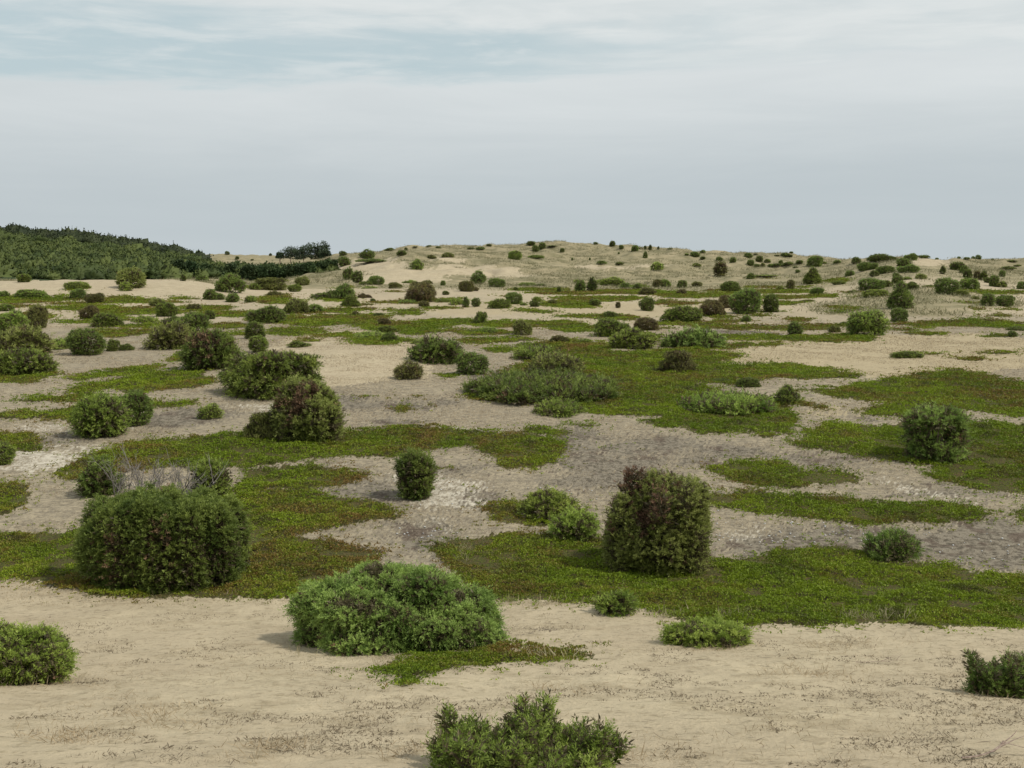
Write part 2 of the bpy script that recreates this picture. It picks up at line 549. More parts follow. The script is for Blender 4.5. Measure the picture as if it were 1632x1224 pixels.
# ------------------------------------------------------------------ ground sheet
def ground_material():
    m = bpy.data.materials.new('heath_ground')
    m.use_nodes = True
    nt = NT(m.node_tree)
    p = nt.n['Principled BSDF']
    pos = nt.new('ShaderNodeNewGeometry').outputs['Position']
    fine = nt.noise(pos, 38, 3, 0.6)
    speck = nt.noise(nt.mapping(pos, (1, 0.8, 1)), 9, 5, 0.65)
    mid = nt.noise(pos, 1.3, 5, 0.62)
    big = nt.noise(pos, 0.23, 4, 0.55)
    streak = nt.noise(nt.mapping(pos, (1.8, 3.6, 1), (0, 0, 0.12)), 1.9, 8, 0.75, 0.5)
    sand = nt.mix(nt.ss(mid, 0.3, 0.7), (0.376, 0.318, 0.218), (0.450, 0.384, 0.264))
    sand = nt.mix(nt.ss(nt.noise(nt.mapping(pos, (1.6, 2.6, 1), (0, 0, .2)), 1.0, 6, 0.7), 0.48, 0.66, 0, 0.6), sand, (0.245, 0.20, 0.125))
    sand = nt.mix(nt.ss(big, 0.35, 0.65, 0.0, 0.45), sand, (0.36, 0.295, 0.205))
    sand = nt.mix(nt.ss(speck, 0.52, 0.68, 0, 0.70), sand, (0.225, 0.185, 0.115))
    sand = nt.mix(nt.ss(nt.noise(nt.mapping(pos, (8, 20, 8), (0, 0, 0.25)), 1.0, 4, 0.7), 0.57, 0.67, 0, 0.75), sand, (0.135, 0.115, 0.075))
    sand = nt.mix(nt.ss(fine, 0.35, 0.65, 0.0, 0.25), sand, (0.30, 0.25, 0.175))
    # lichen heath: grey crust, dead stalks, pale bare places
    heath = nt.mix(nt.ss(streak, 0.34, 0.62), (0.165, 0.140, 0.102), (0.325, 0.275, 0.190))
    heath = nt.mix(nt.ss(speck, 0.45, 0.68, 0, 0.75), heath, (0.125, 0.105, 0.075))
    heath = nt.mix(nt.ss(fine, 0.5, 0.72, 0, 0.5), heath, (0.43, 0.39, 0.31))
    dark = nt.mix(nt.ss(speck, 0.35, 0.6), (0.080, 0.068, 0.050), (0.205, 0.178, 0.135))
    dark = nt.mix(nt.ss(mid, 0.52, 0.62, 0, 0.6), dark, (0.075, 0.050, 0.038))
    dark = nt.mix(nt.ss(fine, 0.60, 0.70, 0, 0.7), dark, (0.30, 0.275, 0.23))
    pale = nt.mix(nt.ss(speck, 0.4, 0.65), (0.47, 0.43, 0.35), (0.27, 0.235, 0.18))
    straw = nt.mix(nt.ss(streak, 0.3, 0.65), (0.275, 0.228, 0.145), (0.40, 0.333, 0.215))
    straw = nt.mix(nt.ss(speck, 0.5, 0.68, 0, 0.6), straw, (0.21, 0.175, 0.12))
    hillg = nt.mix(nt.ss(nt.noise(pos, 0.55, 5, 0.65), 0.35, 0.62), (0.165, 0.150, 0.085), (0.275, 0.235, 0.145))
    hillg = nt.mix(nt.ss(nt.noise(pos, 0.16, 4, 0.6), 0.5, 0.68, 0, 0.6), hillg, (0.36, 0.30, 0.195))
    hillg = nt.mix(nt.ss(nt.noise(pos, 2.2, 4, 0.7), 0.5, 0.7, 0, 0.6), hillg, (0.145, 0.14, 0.075))
    humus = nt.mix(nt.ss(speck, 0.35, 0.65), (0.075, 0.095, 0.014), (0.105, 0.075, 0.032))
    humus = nt.mix(nt.ss(fine, 0.4, 0.62), (0.035, 0.032, 0.014), humus)

    def br(name, amt, lo=0.3, hi=0.7, ns=mid):
        return nt.ss(nt.math('ADD', nt.attr(name), nt.math('MULTIPLY', nt.math('SUBTRACT', ns, 0.5), amt)), lo, hi)
    c = nt.mix(br('heath', 0.9), sand, heath)
    c = nt.mix(br('straw', 0.9), c, straw)
    c = nt.mix(br('marram', 0.9), c, hillg)
    c = nt.mix(br('dark', 1.5, 0.14, 0.46, streak), c, dark)
    c = nt.mix(br('pale', 1.3, 0.4, 0.8, streak), c, pale)
    c = nt.mix(br('sandy', 1.2), c, sand)
    c = nt.mix(br('wood', 0.4), c, (0.035, 0.05, 0.02))
    c = nt.mix(br('cover', 0.8, 0.35, 0.65, speck), c, humus)
    nt.put(p.inputs['Base Color'], c)
    p.inputs['Roughness'].default_value = 0.95
    p.inputs['Specular IOR Level'].default_value = 0.1
    bmp = nt.new('ShaderNodeBump')
    bmp.inputs['Strength'].default_value = 0.55
    bmp.inputs['Distance'].default_value = 0.05
    nt.put(bmp.inputs['Height'], nt.math('ADD', nt.math('MULTIPLY', speck, 0.9), nt.math('MULTIPLY', fine, 0.35)))
    nt.l.new(bmp.outputs[0], p.inputs['Normal'])
    return m


def build_ground():
    ys = np.concatenate([np.linspace(-60, 2.5, 24), np.exp(np.linspace(math.log(3), math.log(420), 900)),
                         np.exp(np.linspace(math.log(430), math.log(9000), 50))])
    ss_ = np.concatenate([np.linspace(-2.4, -0.62, 40), np.linspace(-0.6, 0.6, 760), np.linspace(0.62, 2.4, 40)])
    Yg, Sg = np.meshgrid(ys, ss_, indexing='ij')
    Xg = Sg * wid(Yg)
    Z = height(Xg, Yg)
    ny, nx = Xg.shape
    x, y = Xg.ravel(), Yg.ravel()
    i = (np.arange(ny - 1)[:, None] * nx + np.arange(nx - 1)[None]).ravel()
    Q = np.stack([i, i + 1, i + nx + 1, i + nx], -1)
    cover = soft(GREEN, x, y, 21, 1.0, 0.05, 4)
    at = dict(cover=cover, dark=soft(DARK, x, y, 31, 2.0, 0.35), pale=soft(PALE, x, y, 41, 2.0, 0.25),
              straw=soft(STRAW, x, y, 51, 2.0, 0.5), sandy=soft(SANDY, x, y, 61, 1.5, 0.3),
              heath=sstep(14.5, 18, y) * (1 - 0.55 * sstep(45, 75, y)) * (0.55 + 0.9 * (fbm(x / 6, y / 9, 71) + 0.25)),
              marram=np.maximum(sstep(85, 118, y), .9 * soft(RISE, x, y, 91, 2.0, .6)), wood=wood_mask(x, y))
    me = mk('ground', np.stack([x, y, Z.ravel()], -1), Q, ground_material(), attrs=at, smooth=True)
    tag(link('ground', me), kind='structure')


def wood_mask(x, y):
    s = x / wid(y)
    px = 816 + s * F / CP
    lo = 140 + 22 * sstep(250, 420, px)
    hi = np.interp(px, [-600, 150, 300, 360, 470, 520, 545], [380, 370, 330, 275, 255, 215, 150])
    w = fbm(x / 18, y / 18, 81) * 30
    return ((y + w > lo) & (y + w < hi) & (px < 540)).astype(float)


build_ground()


# ------------------------------------------------------------------ juniper builder
PAL = {'g': ((0.100, 0.155, 0.026), (0.245, 0.310, 0.066)), 'd': ((0.080, 0.128, 0.026), (0.195, 0.255, 0.058)),
       'l': ((0.140, 0.200, 0.030), (0.285, 0.345, 0.078)), 'o': ((0.125, 0.150, 0.032), (0.255, 0.280, 0.084)),
       'b': ((0.108, 0.122, 0.032), (0.225, 0.225, 0.074)), 'r': ((0.112, 0.106, 0.036), (0.215, 0.190, 0.072)),
       'u': ((0.095, 0.155, 0.032), (0.235, 0.310, 0.082))}
BROWN = {'g': .05, 'd': .08, 'l': .02, 'o': .12, 'b': .24, 'r': .40, 'u': .03}


def lobes_for(kind, rng):
    """lobes in a unit box: x,y in -.5..(.5), z 0..1 -> rows cx cy cz rx ry rz"""
    L = []
    U = rng.uniform
    if kind == 'ball':
        L.append((0, 0, .44, .36, .36, .42))
        for i in range(15):
            a, h = U(0, 6.28), U(.12, .86)
            r = .34 * math.sqrt(max(.02, 1 - ((h - .42) / .52) ** 2)) * U(.8, 1.12)
            q = U(.12, .20)
            L.append((r * math.cos(a), r * math.sin(a), h, q, q, q * U(.8, 1.2)))
    elif kind == 'dome':
        L.append((0, 0, .10, .38, .38, .60))
        for i in range(20):
            a, r = U(0, 6.28), .42 * math.sqrt(U(.03, 1))
            h = .80 * math.sqrt(max(0, 1 - (r / .47) ** 2))
            q = U(.09, .16)
            L.append((r * math.cos(a), r * math.sin(a), h * U(.7, 1.05) + .03, q, q, q * 1.2))
    elif kind == 'col':
        L.append((0, 0, .48, .35, .35, .46))
        for i in range(18):
            a, h = U(0, 6.28), U(.14, .84)
            r = .30 * (1 - max(0, h - .6) * .8)
            L.append((r * math.cos(a), r * math.sin(a), h, U(.11, .16), U(.11, .16), U(.14, .24)))
    elif kind in ('ragged', 'rcone'):          # broad bundle of upright shoots with an uneven, spiky top
        fall = .05 if kind == 'ragged' else .42
        for i in range(36):
            a, r = U(0, 6.28), .42 * math.sqrt(U(0, 1))
            x, y = r * math.cos(a), r * math.sin(a)
            h = U(.50, .84) * (1 - fall * (r / .43) ** 2)
            L.append((x, y, h * .5, U(.055, .10), U(.055, .10), h * .53))
        for i in range(26):
            a, r = U(0, 6.28), .40 * math.sqrt(U(0, 1))
            x, y = r * math.cos(a), r * math.sin(a)
            h = U(.74, 1.0) * (1 - fall * (r / .43) ** 2)
            L.append((x * 1.05, y * 1.05, h - .16, .036, .036, .17))
        L.append((0, 0, .3, .34, .34, .34))
    elif kind == 'block':
        for i in range(46):
            x, y = U(-.44, .44), U(-.42, .42)
            e = max(0, (abs(x) - .25) / .2)
            h = U(.84, 1.0) * (1 - .10 * e * e)
            L.append((x, y, h * .48, U(.05, .085), U(.08, .12), h * .52))
        L.append((0, 0, .4, .40, .38, .40))
    elif kind == 'cone':
        for h, r in ((.2, .40), (.42, .34), (.62, .25), (.8, .15), (.92, .07)):
            L.append((U(-.04, .04), U(-.04, .04), h, r, r, .20))
        for i in range(18):
            h, a = U(.08, .85), U(0, 6.28)
            r = .42 * (1 - h) ** .8 + .03
            q = U(.08, .14)
            L.append((r * math.cos(a), r * math.sin(a), h, q, q, q * 1.2))
    elif kind == 'flat':            # layered, wind-swept shelves
        for lay_, (hz, rad, cnt) in enumerate(((.16, .40, 10), (.52, .43, 13), (.90, .30, 11))):
            for i in range(cnt):
                a, r = U(0, 6.28), rad * math.sqrt(U(.08, 1))
                L.append((r * math.cos(a) + .05 * lay_ - .08, r * math.sin(a), hz + U(-.05, .05) - .10 * (r / .42) ** 2, U(.10, .17), U(.10, .16), U(.035, .06)))
        L.append((0, 0, .3, .12, .12, .30))
    elif kind == 'mat':
        for i in range(40):
            a, r = U(0, 6.28), .46 * math.sqrt(U(0, 1))
            h = (1 - (r / .52) ** 2) * U(.35, .95)
            L.append((r * math.cos(a), r * math.sin(a), h * .6, U(.06, .12), U(.06, .12), .10 + h * .36))
    elif kind == 'lob':
        for i in range(5):
            a = i * 1.26 + U(-.3, .3)
            L.append((.29 * math.cos(a), .29 * math.sin(a), U(.25, .5), U(.15, .22), U(.15, .22), U(.22, .36)))
        L.append((U(-.15, .15), 0, .64, .16, .18, .34))
        L.append((U(-.3, .3), -.1, .6, .12, .13, .28))
    elif kind == 'wide':            # several merged mounds built of overlapping sprays
        for i in range(34):
            a, r = U(0, 6.28), .42 * math.sqrt(U(.02, 1))
            top = math.sqrt(max(.05, 1 - (r / .48) ** 2)) * U(.62, 1.0)
            q = U(.08, .15)
            L.append((r * math.cos(a), r * math.sin(a), top * .84, q, q, q * .45 + .03))
            if i % 2:
                L.append((r * 1.12 * math.cos(a + .2), r * 1.12 * math.sin(a + .2), top * .40, q, q, .10))
        L.append((0, 0, .12, .33, .34, .40))
    elif kind == 'spire':           # separate upright shoots
        for i in range(24):
            a, r = i * 2.4, .46 * math.sqrt((i + .5) / 24)
            x, y = r * math.cos(a) + U(-.03, .03), r * math.sin(a)
            h = rng.choice([.5, .66, .82, 1.0]) * (1 if abs(x) < .4 else .95)
            for q in np.linspace(0.1, 1, 6):
                rr = .050 * (1.15 - q * .85)
                L.append((x * (.72 + .3 * q), y * (.72 + .3 * q), h * q * .92, rr, rr, .11))
        L.append((0, 0, .06, .36, .34, .16))
    elif kind == 'goblet':          # bare stems in the middle, crown above, skirt below
        for i in range(40):
            a, r = U(0, 6.28), .43 * math.sqrt(U(.02, 1))
            L.append((r * math.cos(a), r * math.sin(a), U(.84, .98) - .16 * (r / .42) ** 2, U(.06, .11), U(.06, .11), U(.03, .055)))
        for i in range(26):
            a, r = U(0, 6.28), .38 * math.sqrt(U(.1, 1))
            L.append((r * math.cos(a), r * math.sin(a), U(.03, .24), U(.07, .12), U(.07, .12), U(.07, .11)))
        for a, h in ((0.1, .5), (2.9, .62), (3.3, .52), (3.9, .40), (5.8, .42), (.4, .62), (2.5, .45)):
            L.append((.37 * math.cos(a), .37 * math.sin(a), h, .07, .08, .09))
    return np.array(L)


UPB = dict(ball=.45, dome=.5, col=.9, ragged=1.2, rcone=1.1, block=.95, cone=.6, flat=.12, mat=.25, lob=.6, wide=.4, spire=1.3, goblet=.45)


def foliage(kind, dims, seed, hue, dens, L, leaf, nleaf, brown_at=None, dead_split=False, clump_r=.15):
    """needle sprays over the lobes. dims metres. Returns list of (V,Q,C) for living and dead foliage"""
    rng = np.random.default_rng(seed)
    lob = lobes_for(kind, rng)
    S = np.array(dims, float)
    mrg = np.minimum(L * .55 / S, 0.12)
    sc = np.concatenate([S, S])
    lob = lob * sc
    lob[:, :2] *= (1 - 2 * mrg[:2])
    lob[:, 2] *= (1 - mrg[2])
    if kind not in ('block', 'spire', 'flat'):
        lob[:, 0] += lob[:, 2] * rng.uniform(-.16, .16) * (S[0] / S[2])
        lob[:, 3:] *= rng.uniform(.85, 1.15, (len(lob), 1))
    C_, R_ = lob[:, :3], lob[:, 3:]
    area = 4 * np.pi * ((R_[:, 0] * R_[:, 1]) ** 1.6 / 3 + (R_[:, 0] * R_[:, 2]) ** 1.6 / 3 + (R_[:, 1] * R_[:, 2]) ** 1.6 / 3) ** (1 / 1.6)
    lo, hi = (np.array(c) * g_ for c, g_ in zip(PAL[hue], (1.12, 1.34)))
    bf = BROWN[hue]
    out = {0: [], 1: []}
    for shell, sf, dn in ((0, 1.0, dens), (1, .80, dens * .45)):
        if shell and kind == 'none':
            continue
        n = np.maximum((area * dn).astype(int), 3)
        idx = np.repeat(np.arange(len(lob)), n)
        u = unit(rng.normal(size=(len(idx), 3)))
        P = C_[idx] + R_[idx] * u * (sf * rng.uniform(.9, 1.06, len(idx)))[:, None]
        N = unit(u / R_[idx])
        keep = P[:, 2] > 0.01
        for c, r in zip(C_, R_):
            keep &= ~((((P - c) / (r * (.86 if shell == 0 else .66))) ** 2).sum(1) < 1) | False
        P, N = P[keep], N[keep]
        if kind in ('flat', 'goblet'):          # sprays lie out along the shelves
            N = unit(N * np.array([1, 1, .22]) + rng.normal(size=N.shape) * .1)
        m = len(P)
        if not m:
            continue
        # branchlets: sprays crowd round tuft centres, leaving hollows between them
        zs = {'block': .42, 'col': .5, 'ragged': .30, 'rcone': .32, 'wide': 1.5, 'spire': .5, 'flat': 2.2, 'mat': 1.3}.get(kind, 1.0)
        met = np.array([1, 1, zs]) / clump_r
        kc = int(np.clip(m * 1.1 * (1 / dens) / (clump_r * clump_r * .8 / zs ** .5), 6, 900))
        cen = P[rng.choice(m, min(kc, m), replace=False)]
        best = np.full(m, 1e9)
        near = np.zeros(m, int)
        pm, cm = (P * met).astype(np.float32), (cen * met).astype(np.float32)
        p2 = (pm ** 2).sum(1)
        for k0 in range(0, len(cen), 200):
            cc_ = cm[k0:k0 + 200]
            d2 = np.maximum(p2[:, None] - 2 * pm @ cc_.T + (cc_ ** 2).sum(1)[None], 0)
            j = d2.argmin(1)
            dd_ = d2[np.arange(m), j]
            u_ = dd_ < best
            best[u_], near[u_] = dd_[u_], j[u_] + k0
        bump = np.clip(1 - np.sqrt(best), -.25, 1)
        away = (P - cen[near]) * met
        rlen = rng.uniform(.55, 1.35, len(cen))[near]
        if shell == 0:
            P = P + N * (clump_r * (.3 if kind == 'spire' else .85) * (bump - .62) * rlen)[:, None]
            P[:, 2] += (clump_r * (.25 if kind != 'flat' else .05) * (bump - .5) * rlen)
        up = np.array([0, 0, UPB[kind]])
        D = unit(N * .6 + up * .8 + away * .55 + rng.normal(size=(m, 3)) * .28)
        D[:, 2] = np.where(P[:, 2] < .06, np.abs(D[:, 2]), D[:, 2])
        LL = L * rng.uniform(.65, 1.3, m) * np.where(rng.uniform(size=m) < .05, 1.9, 1.0)
        k_ = max(4, nleaf if shell == 0 else nleaf // 2)
        t = (np.arange(k_) + .6) / k_
        drp = (0.35 if kind in ('block', 'ragged', 'rcone', 'wide', 'flat') else 0.15)
        Q = P[:, None] + D[:, None] * (LL[:, None] * t)[..., None]
        Q[..., 2] -= drp * LL[:, None] * t * t
        a = unit(np.cross(D, rng.normal(size=(m, 3))))
        b = np.cross(D, a)
        ph = rng.uniform(0, 6.28, (m, k_))
        side = a[:, None] * np.cos(ph)[..., None] + b[:, None] * np.sin(ph)[..., None]
        LD = unit(D[:, None] * .65 + side * (1.0 - .5 * t)[None, :, None] + np.array([0, 0, -.25 * drp]))
        ln = leaf * (1.25 - .55 * t)[None] * rng.uniform(.75, 1.25, (m, k_)) * (1.0 if shell == 0 else 1.7)
        # colour: clumps of live and dead shoots, paler fresh tips
        q = P / S.max() * 5.0
        clump = fbm(q[:, 0] + q[:, 2] * .7 + seed, q[:, 1] + q[:, 2] * .9, seed % 17, 3)
        fade = np.clip(.45 + clump * .9 + rng.normal(size=len(cen))[near] * .20 + rng.normal(size=m) * .12, 0, 1)
        col = lo + (hi - lo) * fade[:, None]
        dead = (fbm(q[:, 0] * 1.3 + 9, q[:, 1] * 1.3 + q[:, 2] * (.35 if kind in ('block', 'ragged', 'rcone', 'col') else 1.2), seed % 13 + 3, 3) + .5 + rng.normal(size=m) * .08) > (1 - bf * .62 - .12)
        if brown_at is not None:
            bx, bz, br = brown_at
            dist = np.hypot((P[:, 0] / S[0] - bx), (P[:, 2] / S[2] - bz))
            dead |= (dist + rng.normal(size=m) * .06 < br) & (rng.uniform(size=len(cen))[near] < (.8 if kind == 'ball' else .5))
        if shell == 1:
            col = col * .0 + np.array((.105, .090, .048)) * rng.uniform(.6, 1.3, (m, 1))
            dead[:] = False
        br_col = np.array((.155, .098, .056)) * rng.uniform(.6, 1.25, (m, 1))
        col = np.where(dead[:, None], br_col, col)
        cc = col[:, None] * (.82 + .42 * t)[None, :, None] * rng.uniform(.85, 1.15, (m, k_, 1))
        for dd in (0, 1):
            sel = (dead if dd else ~dead) if dead_split else (np.ones(m, bool) if dd == 0 else np.zeros(m, bool))
            if not sel.any():
                continue
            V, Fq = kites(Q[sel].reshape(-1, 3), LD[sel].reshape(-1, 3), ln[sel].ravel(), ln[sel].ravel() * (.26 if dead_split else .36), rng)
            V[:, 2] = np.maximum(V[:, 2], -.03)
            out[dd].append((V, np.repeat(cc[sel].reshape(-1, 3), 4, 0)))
    res = []
    for dd in (0, 1):
        if out[dd]:
            V = np.concatenate([v for v, c in out[dd]])
            C = np.concatenate([c for v, c in out[dd]])
            res.append((V, np.arange(len(V)).reshape(-1, 4), C))
        else:
            res.append(None)
    return res


def stems(kind, dims, seed, n=9, r0=.022):
    rng = np.random.default_rng(seed + 5)
    lob = lobes_for(kind, np.random.default_rng(seed))
    paths = []
    for i in rng.choice(len(lob), min(n, len(lob)), replace=False):
        tip = lob[i, :3] * dims
        tip[2] += lob[i, 5] * dims[2] * .5
        b = np.array([tip[0] * .22, tip[1] * .22, -.05])
        t = np.linspace(0, 1, 7)[:, None]
        mid = np.array([tip[0] * .5, tip[1] * .5, tip[2] * .55]) + rng.normal(size=3) * .04
        P = b * (1 - t) ** 2 + 2 * mid * t * (1 - t) + tip * t ** 2
        paths.append((P, r0 * (1.15 - t[:, 0]) * rng.uniform(.7, 1.3)))
    return tubes(paths)


